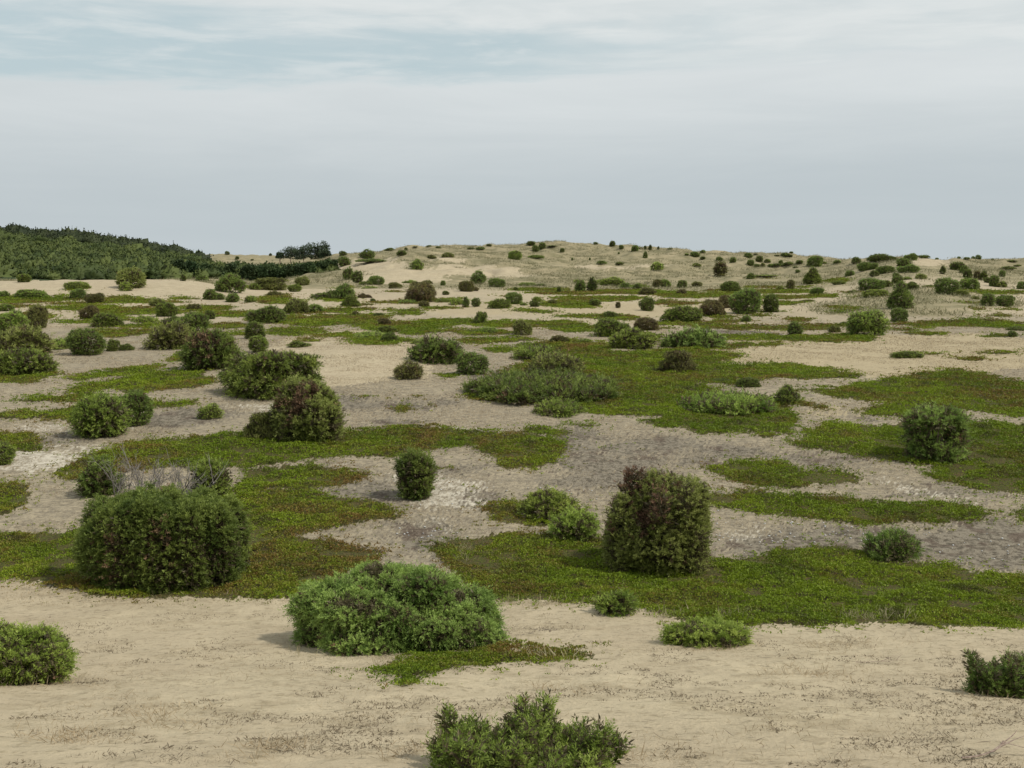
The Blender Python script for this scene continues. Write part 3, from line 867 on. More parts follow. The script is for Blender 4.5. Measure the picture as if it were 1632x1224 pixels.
# ------------------------------------------------------------------ the junipers of the photograph
# x  base_y  width  height  form  hue | label        (pixels of the 1632 x 1224 photograph)
BUSHES = r"""
245 945 274 160 block d|large block-shaped dark green juniper with vertical shoots at left foreground edge of the sand
158 792 58 58 lob d|dark juniper peeping up behind the left end of the block-shaped juniper
341 794 54 62 lob g|juniper with thin top rising behind the right end of the block-shaped juniper
660 798 54 76 col d|neat barrel-shaped dark juniper standing alone on pale lichen ground in the middle
873 829 92 48 wide l|light green spreading juniper just behind the small pale one beside the tall brown-topped juniper
916 864 76 46 lob l|light green loose juniper touching the left side of the tall brown-topped juniper
1042 924 182 178 ragged o|tall broad juniper with reddish-brown dead shoots over its ragged upper left side
1424 894 96 46 lob d|small dark green juniper on the crowberry edge at right foreground
640 1042 332 158 wide u|large blue-green mounded juniper on bare sand in the centre foreground
982 980 44 32 ball g|tiny round juniper at the sandy edge of the crowberry strip, right of centre
1128 1031 120 44 wide l|low bright green juniper on the sand just below the crowberry strip
1600 1112 136 74 spire d|dark juniper with separate upturned shoots at the right edge of the foreground sand
4 1092 190 116 wide l|bright green juniper mound cut by the left edge, on the foreground sand
832 1240 372 108 spire g|nearest juniper with upright spiky green shoots at the bottom edge
1489 738 106 92 goblet d|goblet-shaped juniper with bare stems showing between crown and skirt, on crowberry at right
492 707 120 118 rcone o|tall ragged brownish juniper in front of the wide flat-topped one
424 703 62 46 flat o|low olive shelf-like juniper leaning against the left of the tall ragged brownish one
432 636 158 78 flat g|wide flat-topped juniper with layered shelves of foliage, behind the tall ragged brownish one
341 590 78 62 ball d|rounded juniper with a rusty dead patch on its upper left side
334 669 38 28 lob l|small three-lobed juniper on straw-coloured ground at left
160 699 78 66 ball g|round front juniper of the touching pair at left
218 680 64 58 ball d|darker rear juniper of the touching pair at left
4 742 44 36 ball g|round juniper cut by the left edge, above the left sandy track
44 597 92 42 wide g|frontmost low juniper of the big thicket at the left edge
36 566 80 52 wide o|olive juniper in the middle of the big thicket at the left edge
22 535 48 38 ball g|left-hand upper juniper of the thicket at the left edge
58 524 34 40 ball b|brown-green juniper at the top of the thicket at the left edge
97 557 50 24 mat l|low pale green juniper between the left thicket and the dark round one
141 567 60 44 ball d|dark round juniper right of the thicket at the left edge
182 560 22 19 lob g|small green juniper hugging the right side of the dark round one at left
203 559 22 11 dome d|small dark low juniper in the sandy gap left of the broad dome-shaped one
271 557 75 38 dome o|broad olive dome-shaped juniper in the left middle distance
287 557 26 9 mat l|flat light green juniper at the foot of the broad olive dome
311 538 54 40 ball d|dark round juniper behind the one with the rusty patch
407 541 30 28 col d|upright dark juniper, rear one of the upright pair above the flat-topped juniper
414 562 29 26 col g|upright green juniper, front one of the pair above the flat-topped juniper
478 554 34 11 dome g|small lens-shaped juniper lying on the sand of the central little dune
424 516 58 30 dome d|dark dome-shaped juniper beyond the upright pair
471 500 40 25 wide o|juniper rising towards its right side, beyond the dark dome
503 498 21 12 ball g|small green ball juniper just right of the juniper that rises to one side
173 522 49 25 wide g|wide green juniper in a sandy strip, upper right of the left thicket
142 509 31 22 ball r|reddish-brown juniper upper left of the wide green one
268 505 32 24 ball g|rounded juniper above the broad olive dome, behind a low pair
250 489 20 12 ball o|small olive juniper touching the upper left of a rounded one at left
229 514 40 15 mat l|low pale juniper on crowberry left of the rounded one above the olive dome
276 516 36 16 mat d|low dark juniper directly above the broad olive dome
308 495 20 10 dome b|small brownish mound juniper below the left sand dune's right end
334 509 15 13 ball d|small dark juniper behind the right shoulder of a dark round one
12 496 22 12 ball g|small juniper at the left edge above the thicket
5 474 18 9 dome d|small juniper cut by the left edge at the foot of the left sand dune
50 476 51 17 wide g|wide low juniper at the left foot of the sand dune
126 477 27 17 ball d|dark round juniper at the foot of the sand dune below the slope's light one
153 484 30 16 ball b|brownish juniper lower right of the dark round one at the dune foot
125 461 38 15 wide l|light green low juniper on the face of the left sand dune
40 450 22 14 ball g|round juniper on the crest of the left sand dune, near the left edge
213 460 46 33 ball o|big round olive juniper on the crest of the left sand dune
201 464 18 13 lob l|light green juniper at the lower left foot of the big crest juniper
292 448 8 10 col d|tiny dark upright juniper on the left dune crest
323 449 18 9 dome d|small dark mound juniper near the right end of the left dune crest
366 467 46 30 dome d|dark dome-shaped juniper at the right end of the left sand dune
335 478 20 15 ball d|left juniper of a touching small pair below the dune-end dome
348 478 17 10 ball d|right smaller juniper of a touching pair below the dune-end dome
371 482 20 13 ball d|small ball juniper standing alone on sand below the dune-end dome
400 482 16 10 dome g|small pale green mound juniper on sand, right of the lone ball
430 463 56 20 flat o|wide flat-topped juniper in front of the pine strip
406 462 14 9 ball g|small juniper at the left end of the wide flat one before the pine strip
484 455 22 14 ball o|olive juniper at the left foot of the central ridge
471 465 22 12 ball g|green juniper just below the olive one at the left foot of the central ridge
438 472 28 11 mat b|brownish low juniper below the wide flat-topped one before the pine strip
528 477 62 18 mat d|long low dark juniper on pale ground left of a steep green one
550 477 30 26 wide d|dark tall-sided juniper behind the steep green one
560 489 28 18 cone g|steep bright green juniper in front of a dark one, left of the reddish juniper
581 475 22 10 mat r|low reddish juniper right of the steep green one
594 482 8 6 ball d|tiny dark ball on pale sand left of the big reddish juniper
669 483 50 33 ball r|big reddish-brown juniper at the foot of the central ridge
648 484 30 10 mat g|low green skirt juniper left of the big reddish one
708 482 34 8 mat g|low green juniper right of the big reddish one
676 489 15 9 ball b|small brownish juniper directly in front of the big reddish one
728 486 20 11 mat l|pale low juniper left of two tiny upright posts
742 490 10 15 col d|left one of two tiny upright post-like junipers
758 489 12 13 col d|right one of two tiny upright post-like junipers
796 492 34 17 wide g|mounded juniper right of the two post-like ones
821 485 25 20 ball d|dark ball juniper behind the mounded one, right of the posts
741 465 24 18 ball b|brownish boxy juniper at the foot of the central ridge
764 452 27 20 lob d|dark horned juniper with pointed tops at the foot of the central ridge
793 458 24 15 ball d|round dark juniper right of the horned one
706 455 8 7 ball d|tiny ball between the big reddish and the brownish boxy juniper
710 470 10 6 ball d|tiny dark juniper right of the big reddish one's upper side
757 464 10 6 ball r|tiny reddish juniper right of the brownish boxy one
555 446 16 18 lob d|left taller juniper of a pair on the left slope of the central ridge
569 451 15 17 col d|right upright juniper of a pair on the left slope of the central ridge
602 454 24 15 ball d|dark juniper at right end of a green band on the left ridge slope
586 453 26 9 mat g|green low band of juniper left of the dark one on the ridge slope
589 460 24 6 mat l|flat light juniper below the green band on the left ridge slope
630 460 23 10 dome o|small olive mound juniper above left of the big reddish one
653 451 22 7 mat g|thin green juniper streak on the ridge slope above the big reddish one
680 452 16 6 mat o|faint olive juniper streak right of the green one on the ridge slope
664 430 22 18 lob g|green two-lobed juniper in the middle of the sandy ridge face
605 505 18 6 dome d|small dark mound on crowberry below the steep green juniper
567 502 9 6 ball b|tiny brown juniper on crowberry below the steep green juniper
611 519 18 11 ball r|small reddish juniper topping a green low one left of the middle
617 531 30 14 wide g|green juniper directly below the small reddish topping one
592 539 56 15 mat l|long light green juniper behind the little central dune's crest
622 545 26 17 wide d|dark green juniper at the right end of the central dune's crest
767 516 21 17 flat g|small two-tiered juniper on crowberry in the middle distance
776 531 32 15 mat g|low green juniper below the two-tiered one
833 535 34 24 dome o|grey-olive dome juniper between sandy patches in the middle
697 580 78 42 wide d|large dark juniper at the right side of the central little dune
667 549 26 12 mat g|low green juniper behind the left shoulder of the large dark one
755 598 46 38 ball d|dark round juniper in front of the large one by the little dune
648 606 46 32 lob b|small juniper with two brown knobs on top, on the little dune's front
978 537 58 29 dome g|green dome juniper left of the reddish round one
1033 527 40 19 ball r|reddish-brown round juniper behind the feathery bright mound
1010 557 72 34 dome l|feathery bright green mound in the middle distance
1087 514 62 28 wide g|broad green juniper left of two reddish ones in the middle distance
893 547 28 13 dome b|small brownish mound at the rear end of the sprawling junipers
932 545 23 8 mat g|tiny low green juniper on the pale patch left of the feathery mound
858 562 50 14 mat r|dark brownish low juniper behind the sprawling green ones
856 575 74 20 mat g|low green juniper between the brownish one and the smooth pale mound
884 597 84 24 dome o|smooth pale olive mound at the back of the big sprawling juniper
868 643 244 52 mat d|very wide sprawling prostrate juniper in the centre of the heath
890 665 74 26 mat g|low lens-shaped juniper in front of the big sprawling one
1082 594 62 34 flat b|dark two-tiered juniper with flat overhanging shelves, right of centre
1106 555 84 26 wide u|wide feathery dark green juniper above the two-tiered one
1067 554 24 16 wide d|dark small juniper joined to the left of the wide feathery one
1132 504 40 26 ball r|reddish-brown lumpy juniper left of the big dark ball
1191 501 54 41 ball d|big dark ball juniper, tallest of the right middle distance
1160 491 28 19 ball r|reddish juniper tucked against the left side of the big dark ball
1229 498 25 29 col d|upright dark juniper right beside the big dark ball
1154 501 6 6 ball b|tiny brown ball between the lumpy reddish and the big dark ball
1189 513 15 9 ball d|small dark ball in front of the big dark ball
1266 535 21 19 ball d|small round juniper alone at the edge of the straw plain
1331 530 22 12 dome o|small olive mound left of the big dome on the straw plain
1380 536 66 40 dome g|big leafy dome juniper on crowberry behind the straw plain
1346 519 16 7 mat d|thin dark shoot-like juniper at the left shoulder of the big leafy dome
1433 493 38 41 cone d|tall dark pointed juniper on the right-hand grey rise
1434 514 24 24 ball d|egg-shaped juniper just in front of the tall dark pointed one
1443 571 56 14 wide g|long low juniper lying on the straw plain at right
1193 617 38 18 wide d|small dark flat-topped juniper right of the dark two-tiered one
1252 645 42 34 lob g|bushy green juniper above the sprawling mat right of centre
1150 610 30 11 mat d|low dark juniper on crowberry left of the small flat-topped one
1172 661 156 28 mat g|wide green juniper mat on bright crowberry, right of centre
1621 527 32 10 mat d|low dark juniper at the right edge above the straw plain
1613 537 13 9 ball d|tiny dark ball below the low juniper at the right edge
1032 496 24 22 ball d|dark ball with a knob on top, in the plain's middle
972 507 20 10 ball d|small dark juniper on a long green stripe in the plain
949 488 16 11 ball g|small green juniper with a green trail to its right
985 491 7 9 col b|tiny dark brown stump-like juniper in the plain
856 481 15 9 mat l|pale green rear one of two small junipers right of the dark ball
851 489 14 9 ball d|darker front one of two small junipers right of the dark ball
834 487 12 5 mat g|tiny flat juniper between the dark ball and the small pair
881 485 12 7 ball b|small brownish juniper at the left tip of a green stripe
925 465 16 16 ball d|left ball of two near-twin junipers below the central ridge
943 465 14 20 col d|right taller one of two near-twin junipers below the central ridge
972 455 38 14 dome l|smooth green lens-shaped juniper at the foot of the central ridge
921 451 14 6 mat l|faint pale juniper above the near-twin pair
838 455 28 8 mat g|low green juniper at the ridge foot right of the round dark one
862 456 20 4 mat d|thin dark trail right of the low juniper at the ridge foot
891 467 7 9 ball d|tiny dark juniper left of the near-twin pair
822 463 6 5 ball d|tiny dark dot juniper above the dark ball right of the posts
998 460 16 8 dome d|left small mound in a row right of the lens-shaped juniper
1016 461 16 8 dome d|second small mound in a row right of the lens-shaped juniper
1048 458 14 11 ball b|brownish left half of a small joined pair at the ridge foot
1060 458 15 11 ball g|green right half of a small joined pair at the ridge foot
1033 470 26 12 dome b|greyish-brown mound juniper in front of the small joined pair
1085 469 14 7 dome r|small reddish mound right of the greyish-brown one
1087 459 15 11 ball d|small dark ball right of the joined pair at the ridge foot
1110 457 14 8 dome o|small olive mound right of a dark ball at the ridge foot
1164 465 32 19 wide d|dark broad juniper above the big dark ball
1148 442 18 22 col b|upright reddish-green juniper casting a small shadow on the pale ridge slope
1196 445 12 9 cone d|small dark pointed juniper at left end of a green streak on the slope
1222 443 36 5 mat l|light green streak of juniper on the pale slope
1294 453 28 24 cone g|green pointed dome juniper on the slope left of the right-hand dune
1298 426 25 18 ball d|big dark round juniper near the skyline left of the right-hand dune
1260 461 12 13 ball b|small upright brownish juniper left of the pointed dome's foot
1243 462 12 7 mat l|small light green juniper left of the upright brownish one
1301 470 22 12 ball d|dark small juniper below the green pointed dome
1271 435 7 5 ball d|tiny juniper just left above the green pointed dome
1337 454 22 7 dome g|flat green mound right of the pointed dome
1288 481 22 6 mat o|low olive juniper on the pale ground above the big leafy dome
1354 440 14 8 ball d|small juniper at the left foot of the right-hand dune
1364 421 13 10 ball d|@D
1405 419 42 15 wide d|@D
1379 431 26 15 wide d|@D
1394 429 10 9 ball d|@D
1393 441 13 9 ball d|@D
1412 436 31 14 wide d|@D
1451 415 22 12 dome d|@D
1471 412 18 6 mat g|@D
1439 425 20 12 ball d|@D
1447 435 34 14 dome d|@D
1428 444 11 8 ball d|@D
1430 452 17 11 ball d|@D
1444 446 16 6 mat g|@D
1468 445 17 8 dome o|@D
1502 437 8 12 col d|@D
1390 462 38 19 ball d|dark double juniper on the lower slope of the right-hand dune
1410 458 24 13 wide g|green juniper joined to the right of the dark double one
1393 474 44 15 wide l|light green low juniper below the dark double one
1360 467 12 6 mat g|small green juniper left of the light low one
1452 462 22 13 dome d|dark juniper behind the right shoulder of the tall pointed one
1482 458 22 6 mat l|pale flat juniper on the right-hand dune's lower slope
1511 470 34 28 ball d|large dark round juniper right of the right-hand dune
1532 472 24 12 wide l|bright green low juniper at the foot of the large dark round one
1546 462 29 19 ball g|green round juniper right behind the large dark round one
1554 477 11 6 mat l|tiny light juniper left of the right-hand bowl pair
1574 488 20 18 ball d|left of two bowl-shaped junipers near the right edge
1602 489 28 19 ball d|right and wider of two bowl-shaped junipers near the right edge
1628 461 14 11 ball d|@E
1598 458 14 9 lob l|@E
1526 431 20 14 wide d|@E
1538 436 14 12 wide d|@E
1542 443 12 14 wide d|@E
1557 446 9 13 col b|@E
1567 447 11 14 cone d|@E
1574 451 12 8 ball d|@E
1584 457 14 16 ball d|@E
1559 412 8 5 ball d|@E
1607 431 20 7 mat d|@E
1612 418 17 4 mat d|@E
1597 441 9 9 ball d|@E
1622 425 10 4 mat g|@E
1493 414 5 3 ball d|@E
1528 412 5 3 ball d|@E
1541 415 9 5 ball g|@E
1551 413 6 4 ball d|@E
1582 415 4 3 ball d|@E
1107 410 14 8 ball d|@C
1095 408 6 4 ball g|@C
1120 404 9 5 dome d|@C
1120 414 8 5 ball d|@C
1146 417 10 7 ball d|@C
1168 419 10 8 ball d|@C
1192 411 12 7 ball d|@C
1205 407 7 3 dome d|@C
1110 426 13 6 dome l|@C
1210 418 11 9 ball d|@C
1223 419 9 6 dome g|@C
1238 409 9 3 mat d|@C
1252 410 14 7 wide d|@C
1261 404 6 3 ball d|@C
1260 410 5 4 ball d|@C
1196 424 11 9 ball d|@C
1206 426 9 5 ball d|@C
1215 426 6 6 col o|@C
1228 426 9 5 dome d|@C
1240 426 16 6 dome d|@C
1256 426 16 8 dome d|@C
1244 421 6 6 col d|@C
1268 427 8 3 mat d|@C
1274 421 11 6 ball d|@C
1313 421 7 4 ball l|@C
1334 421 11 6 ball d|@C
546 408 11 7 ball d|@B
584 413 26 16 lob d|@B
548 424 18 13 ball d|@B
592 417 50 7 mat d|@B
621 401 16 5 dome d|@B
640 408 15 8 ball d|@B
647 400 5 5 ball d|@B
662 396 8 3 mat d|@B
684 395 9 4 dome d|@B
699 396 8 3 dome d|@B
751 398 12 4 mat d|@B
766 399 14 6 mat d|@B
779 393 8 4 ball d|@B
689 413 12 6 ball o|@B
713 412 18 9 wide o|@B
846 392 13 7 ball d|@B
853 402 10 10 ball d|@B
864 397 11 9 ball d|@B
880 396 18 4 mat d|@B
820 414 22 14 ball g|@B
853 413 26 7 wide g|@B
896 403 7 7 ball d|@B
949 390 7 4 ball d|@B
976 393 9 8 ball d|@B
990 398 7 7 ball d|@B
1012 401 11 9 ball d|@B
1019 397 14 3 mat d|@B
1028 398 4 6 col d|@B
1036 399 5 8 col d|@B
1049 398 3 5 col d|@B
1068 398 8 3 mat d|@B
1028 412 7 10 cone d|@B
912 415 3 4 ball d|@B
940 415 3 4 ball d|@B
986 405 3 3 ball d|@B
960 422 14 6 dome d|@B
987 423 12 5 dome d|@B
1048 432 17 13 lob l|@B
294 407 5 3 ball d|@A
316 405 8 5 ball d|@A
318 413 12 6 ball d|@A
333 417 8 3 mat d|@A
362 406 7 5 ball d|@A
378 414 6 5 ball d|@A
431 408 4 4 col d|@A
402 416 5 3 ball d|@A
"""
ZONE = {'A': ('on the far left hill', 'junipers on the far left hill'),
        'B': ('on the central ridge', 'junipers on the central ridge'),
        'C': ('on the ridge right of centre', 'junipers on the ridge right of centre'),
        'D': ('on the right-hand dune', 'junipers on the right-hand dune'),
        'E': ('on the far right slope', 'junipers on the far right slope')}
ORD = ['', 'first', 'second', 'third', 'fourth', 'fifth', 'sixth', 'seventh', 'eighth', 'ninth', 'tenth', 'eleventh', 'twelfth', 'thirteenth',
       'fourteenth', 'fifteenth', 'sixteenth', 'seventeenth', 'eighteenth', 'nineteenth']


def ordinal(i):
    if i < 20:
        return ORD[i]
    t, u = divmod(i, 10)
    w = {2: 'twent', 3: 'thirt', 4: 'fort'}[t]
    return w + ('ieth' if u == 0 else 'y-' + ORD[u])


FORM = dict(rcone='ragged', ball='rounded', dome='dome-shaped', col='upright', ragged='ragged', block='block-shaped', cone='pointed', flat='flat-topped',
            mat='low flat', lob='lobed', wide='broad', spire='spiky', goblet='goblet')
HUE = dict(g='green', d='dark green', l='light green', o='olive', b='brownish', r='reddish-brown', u='blue-green')
rows = []
for ln_ in BUSHES.strip().splitlines():
    a, lab = ln_.split('|')
    x, y, w, h, kind, hue = a.split()
    rows.append([float(x), float(y), float(w), float(h), kind, hue, lab])
for zc, (phrase, grp) in ZONE.items():
    z = sorted([r for r in rows if r[6] == '@' + zc], key=lambda r: r[0])
    for i, r in enumerate(z):
        r[6] = '%s %s juniper %s, %s from left' % (FORM[r[4]], HUE[r[5]], phrase, ordinal(i + 1))
        r.append(grp)

SHARED = {}
BROWN_AT = {(341, 590): (-.18, .72, .24), (1042, 924): (-.2, .80, .36), (492, 707): (-.12, .6, .26)}


def place(r, i):
    x, yb, w, h, kind, hue = r[:6]
    X, Y, Z = hit(x, yb)
    ratio = dict(block=.62, flat=.85, mat=.9, spire=.8, wide=.85).get(kind, .92)
    dep = Y * CP - (Z - H) * SP
    m = dep / F
    D = ratio * w * m
    th = math.atan2(H - Z, math.hypot(X, Y))
    st, ct = math.sin(max(th, .0)), math.cos(th)
    if kind == 'mat':
        D = min(1.2 * w * m, max(.5 * w * m, .75 * h * m / max(st, .03)))
    D = min(D, 1.5 * h * m / max(st, .02)) if kind != 'mat' else D
    hx, hy = X / math.hypot(X, Y), Y / math.hypot(X, Y)
    Xc, Yc = X + hx * D * .42, Y + hy * D * .42
    Zc = float(height(Xc, Yc))
    if Y > 90 and Zc < Z:               # on a crest: stay on the near side
        Xc, Yc, Zc = X, Y, Z
    pxc, pyc, depc = project(Xc, Yc, Zc)
    m = depc / F
    ytop = yb - h
    up = max((pyc - ytop) * m, .35 * h * m)
    hh = up * up - (D / 2 * st * .8) ** 2
    Ht = math.sqrt(max(hh, (.4 * up) ** 2)) / ct
    W = w * m
    if kind == 'mat':
        Ht *= .7
    return (Xc, Yc, Zc), (W, D, Ht), m


def near_bush(r, i, loc, dims, m):
    kind, hue = r[4], r[5]
    W, D, Ht = dims
    px = 1 / m * .627                       # render pixels per metre
    leaf = max(2.9 / px, .026)
    L = max(9.0 / px, .09) * (1.15 if kind == 'ragged' else 1.0)
    dens = (1.9 / L) ** 2 * 3.4
    ba = BROWN_AT.get((int(r[0]), int(r[1])))
    live, dead = foliage(kind, dims, 100 + i, hue, dens, L, leaf * 1.12, 17, ba, True, max(.13, min(.25, 20 / px)))
    root = bpy.data.objects.new('juniper_bush', None)
    root.empty_display_size = .3
    COL.objects.link(root)
    root.location = loc
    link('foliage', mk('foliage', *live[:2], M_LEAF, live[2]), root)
    if dead is not None and len(dead[1]) > 400:
        tag(link('dead_foliage', mk('dead_foliage', *dead[:2], M_DEAD, dead[2]), root), 'rusty brown dead shoots')
    if kind in ('goblet', 'ragged', 'rcone', 'spire', 'flat', 'lob', 'wide'):
        V, Q = stems(kind, np.array(dims), 100 + i, 26 if kind == 'goblet' else 10, .034 if kind == 'goblet' else .016)
        link('stem', mk('stem', V, Q, M_BARK, smooth=True), root)
    return root


def shared_mesh(kind, hue, lod, var):
    key = (kind, hue, lod, var)
    if key not in SHARED:
        sz = {'ball': (1.7, 1.6, 1.35), 'dome': (1.9, 1.7, 1.0), 'col': (1.1, 1.0, 1.5), 'ragged': (1.6, 1.5, 1.6), 'cone': (1.5, 1.4, 1.5),
              'flat': (2.2, 1.9, .95), 'mat': (2.4, 1.8, .5), 'lob': (1.5, 1.4, 1.1), 'wide': (2.0, 1.7, 1.0)}[kind]
        sd_ = sum(map(ord, kind + hue)) * 7 + var * 31 + lod * 3
        if lod == 1:
            live, _ = foliage(kind, sz, sd_, hue, 170, .14, .072, 9, clump_r=.19)
        else:
            live, _ = foliage(kind, sz, sd_, hue, 52, .24, .15, 7, clump_r=.30)
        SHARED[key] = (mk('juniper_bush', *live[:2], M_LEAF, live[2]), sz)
    return SHARED[key]


for i, r in enumerate(rows):
    loc, dims, m = place(r, i)
    kind, hue = r[4], r[5]
    grp = r[7] if len(r) > 7 else 'junipers scattered over the heath'
    loc = (loc[0], loc[1], loc[2] - .02 - .03 * dims[2])
    if r[2] >= 74 or r[4] in ('goblet', 'spire', 'block') or (r[1] > 760):
        o = near_bush(r, i, loc, dims, m)
    else:
        me, sz = shared_mesh(kind, hue, 1 if r[2] >= 22 else 2, i % 3 if r[2] >= 22 else i % 2)
        o = link('juniper_bush', me, None, loc)
        o.scale = [max(a, .12) / b * (1.06 if r[2] >= 22 else 1.12) for a, b in zip(dims, sz)]
    o.rotation_euler = (0, 0, 0 if kind in ('block', 'spire') or i in (6,) else math.radians((i * 77) % 50 - 25))
    tag(o, r[6], 'juniper', grp)


# ------------------------------------------------------------------ pines and pine wood
def crown_cloud(P0, R0, H0, n, leaf, rng, pal, flat=.0):
    """leaf clumps for many crowns: P0 base (k,3), R0 radius, H0 height"""
    k_ = len(P0)
    u = unit(rng.normal(size=(k_, n, 3))) * (rng.uniform(.55, 1.0, (k_, n, 1)) ** .5)
    u[..., 2] = np.abs(u[..., 2]) * (1 - flat) + flat * u[..., 2]
    lump = 1 + .35 * np.sin(u[..., :1] * 5 + P0[:, None, :1]) * np.sin(u[..., 1:2] * 5 + P0[:, None, 1:2])
    P = P0[:, None] + u * lump * np.stack([R0, R0, H0 * .72], -1)[:, None] + np.array([0, 0, .22]) * H0[:, None, None]
    D = unit(u * .8 + rng.normal(size=u.shape) * .7 + np.array([0, 0, .25]))
    ln = np.broadcast_to(leaf, k_)[:, None] * rng.uniform(.7, 1.4, (k_, n))
    V, Q = kites(P.reshape(-1, 3), D.reshape(-1, 3), ln.ravel(), ln.ravel() * .75, rng)
    lo, hi = (np.array(c) for c in pal)
    tr = rng.uniform(0, 1, (k_, 1, 1))
    c = lo + (hi - lo) * np.clip(tr * .85 + rng.uniform(0, .2, (k_, n, 1)), 0, 1)
    return V, Q, np.repeat(c.reshape(-1, 3), 4, 0)


def build_wood():
    rng = np.random.default_rng(77)
    Yc = rng.uniform(135, 385, 26000)
    s = rng.uniform(-.66, -.14, 26000)
    Xc = s * wid(Yc)
    keep = (wood_mask(Xc, Yc) > .5) & (rng.uniform(0, 1, len(Xc)) < (Yc / 385) * .30)
    Xc, Yc = Xc[keep], Yc[keep]
    Zc = height(Xc, Yc)
    n = len(Xc)
    tall = sstep(270, 330, Yc + 12 * fbm(Xc / 20, Yc / 20, 5))
    pxw = project(Xc, Yc, Zc)[0]
    Ht = (1.9 + 1.5 * tall) * rng.uniform(.6, 1.4, n) * (1 - .55 * sstep(420, 520, pxw))
    R = Ht * rng.uniform(.5, .85, n)
    # every crown: a lumpy dome of small facets with needle tufts on it
    na, nr = 14, 7
    th = np.linspace(0, 2 * np.pi, na, endpoint=False)
    ph = np.linspace(.02, 1.75, nr)
    U = np.array([(math.sin(p) * math.cos(t), math.sin(p) * math.sin(t), math.cos(p)) for p in ph for t in th])
    P = np.broadcast_to(U, (n, nr * na, 3)) * (1 + rng.normal(size=(n, nr * na, 1)) * .27)
    P = P * np.stack([R, R, Ht * .56], -1)[:, None] * .9
    P = P + np.stack([Xc, Yc, Zc + Ht * .34], -1)[:, None]
    q = np.array([(i * na + j, i * na + (j + 1) % na, (i + 1) * na + (j + 1) % na, (i + 1) * na + j) for i in range(nr - 1) for j in range(na)])
    Q = (q[None] + (np.arange(n) * nr * na)[:, None, None]).reshape(-1, 4)
    lo = np.where(tall[:, None] > .5, (.018, .027, .010), (.034, .051, .012))
    hi = np.where(tall[:, None] > .5, (.038, .049, .017), (.080, .100, .025))
    tr = np.clip(rng.uniform(0, 1, n) + .8 * fbm(Xc / 25, Yc / 30, 55, 3), 0, 1)[:, None]
    c = (lo + (hi - lo) * tr)[:, None] * rng.uniform(.8, 1.2, (n, nr * na, 1))
    idx = rng.integers(0, nr * na, (n, 170))
    B = np.take_along_axis(P, idx[..., None].repeat(3, 2), 1)
    ln = (.12 + .0006 * Yc)[:, None] * rng.uniform(.6, 1.3, (n, 170))
    D = unit(B - np.stack([Xc, Yc, Zc + Ht * .2], -1)[:, None] + rng.normal(size=B.shape) * 1.5)
    V2, Q2 = kites(B.reshape(-1, 3), D.reshape(-1, 3), ln.ravel(), ln.ravel() * 1.15, rng)
    c2 = np.take_along_axis(c, idx[..., None].repeat(3, 2), 1).reshape(-1, 3)
    V = np.concatenate([P.reshape(-1, 3), V2])
    me = mk('pine_wood', V, np.concatenate([Q, Q2 + n * nr * na]), M_PINE, np.concatenate([c.reshape(-1, 3), np.repeat(c2, 4, 0)]))
    tag(link('pine_wood', me), 'dense low green pine wood covering the hill at the far left', 'wood', kind='stuff')


build_wood()


def pine(x, yb, w, h, label, group, seed, pal=((.034, .055, .028), (.060, .088, .042)), Yfix=None, name='pine_tree'):
    rng = np.random.default_rng(seed)
    if Yfix:
        r_ = ray(x, yb)
        X, Y = r_[0] * Yfix / r_[1], Yfix
        Z = float(height(X, Y))
    else:
        X, Y, Z = hit(x, yb)
    m = (Y * CP - (Z - H) * SP) / F
    W, Ht = w * m, max(1.2, H + ray(x, yb - h)[2] * Y / ray(x, yb - h)[1] - Z)
    Hv = min(h * m, Ht)
    root = bpy.data.objects.new(name, None)
    COL.objects.link(root)
    root.location = (X, Y, Z - .1)
    n = 12
    ph = rng.uniform(0, 6.28, n)
    rr = W * .5 * .62 * np.sqrt(rng.uniform(.05, 1, n))
    P0 = np.stack([rr * np.cos(ph), rr * np.sin(ph), Ht - Hv * np.linspace(.38, 1.1, n)], -1)
    V, Q, C = crown_cloud(P0, np.full(n, W * .26), np.full(n, Hv * .40), 260, max(.26, .07 * Hv), rng, pal, .6)
    link('crown', mk('crown', V, Q, M_PINE, C), root)
    t = np.linspace(0, 1, 6)
    paths = [(np.stack([.1 * np.sin(t * 3 + seed), .1 * np.cos(t * 2), t * Ht * .85 - .1], -1), .16 * (1.1 - t))]
    for q in range(5):
        b = .3 + .1 * q
        p0 = np.array([0, 0, Ht * b])
        paths.append((p0 + (P0[q] + [0, 0, Ht * .1] - p0) * np.linspace(0, 1, 4)[:, None], .06 * np.linspace(1, .4, 4)))
    V, Q = tubes(paths)
    link('trunk', mk('trunk', V, Q, M_BARK, smooth=True), root)
    tag(root, label, 'pine', group)


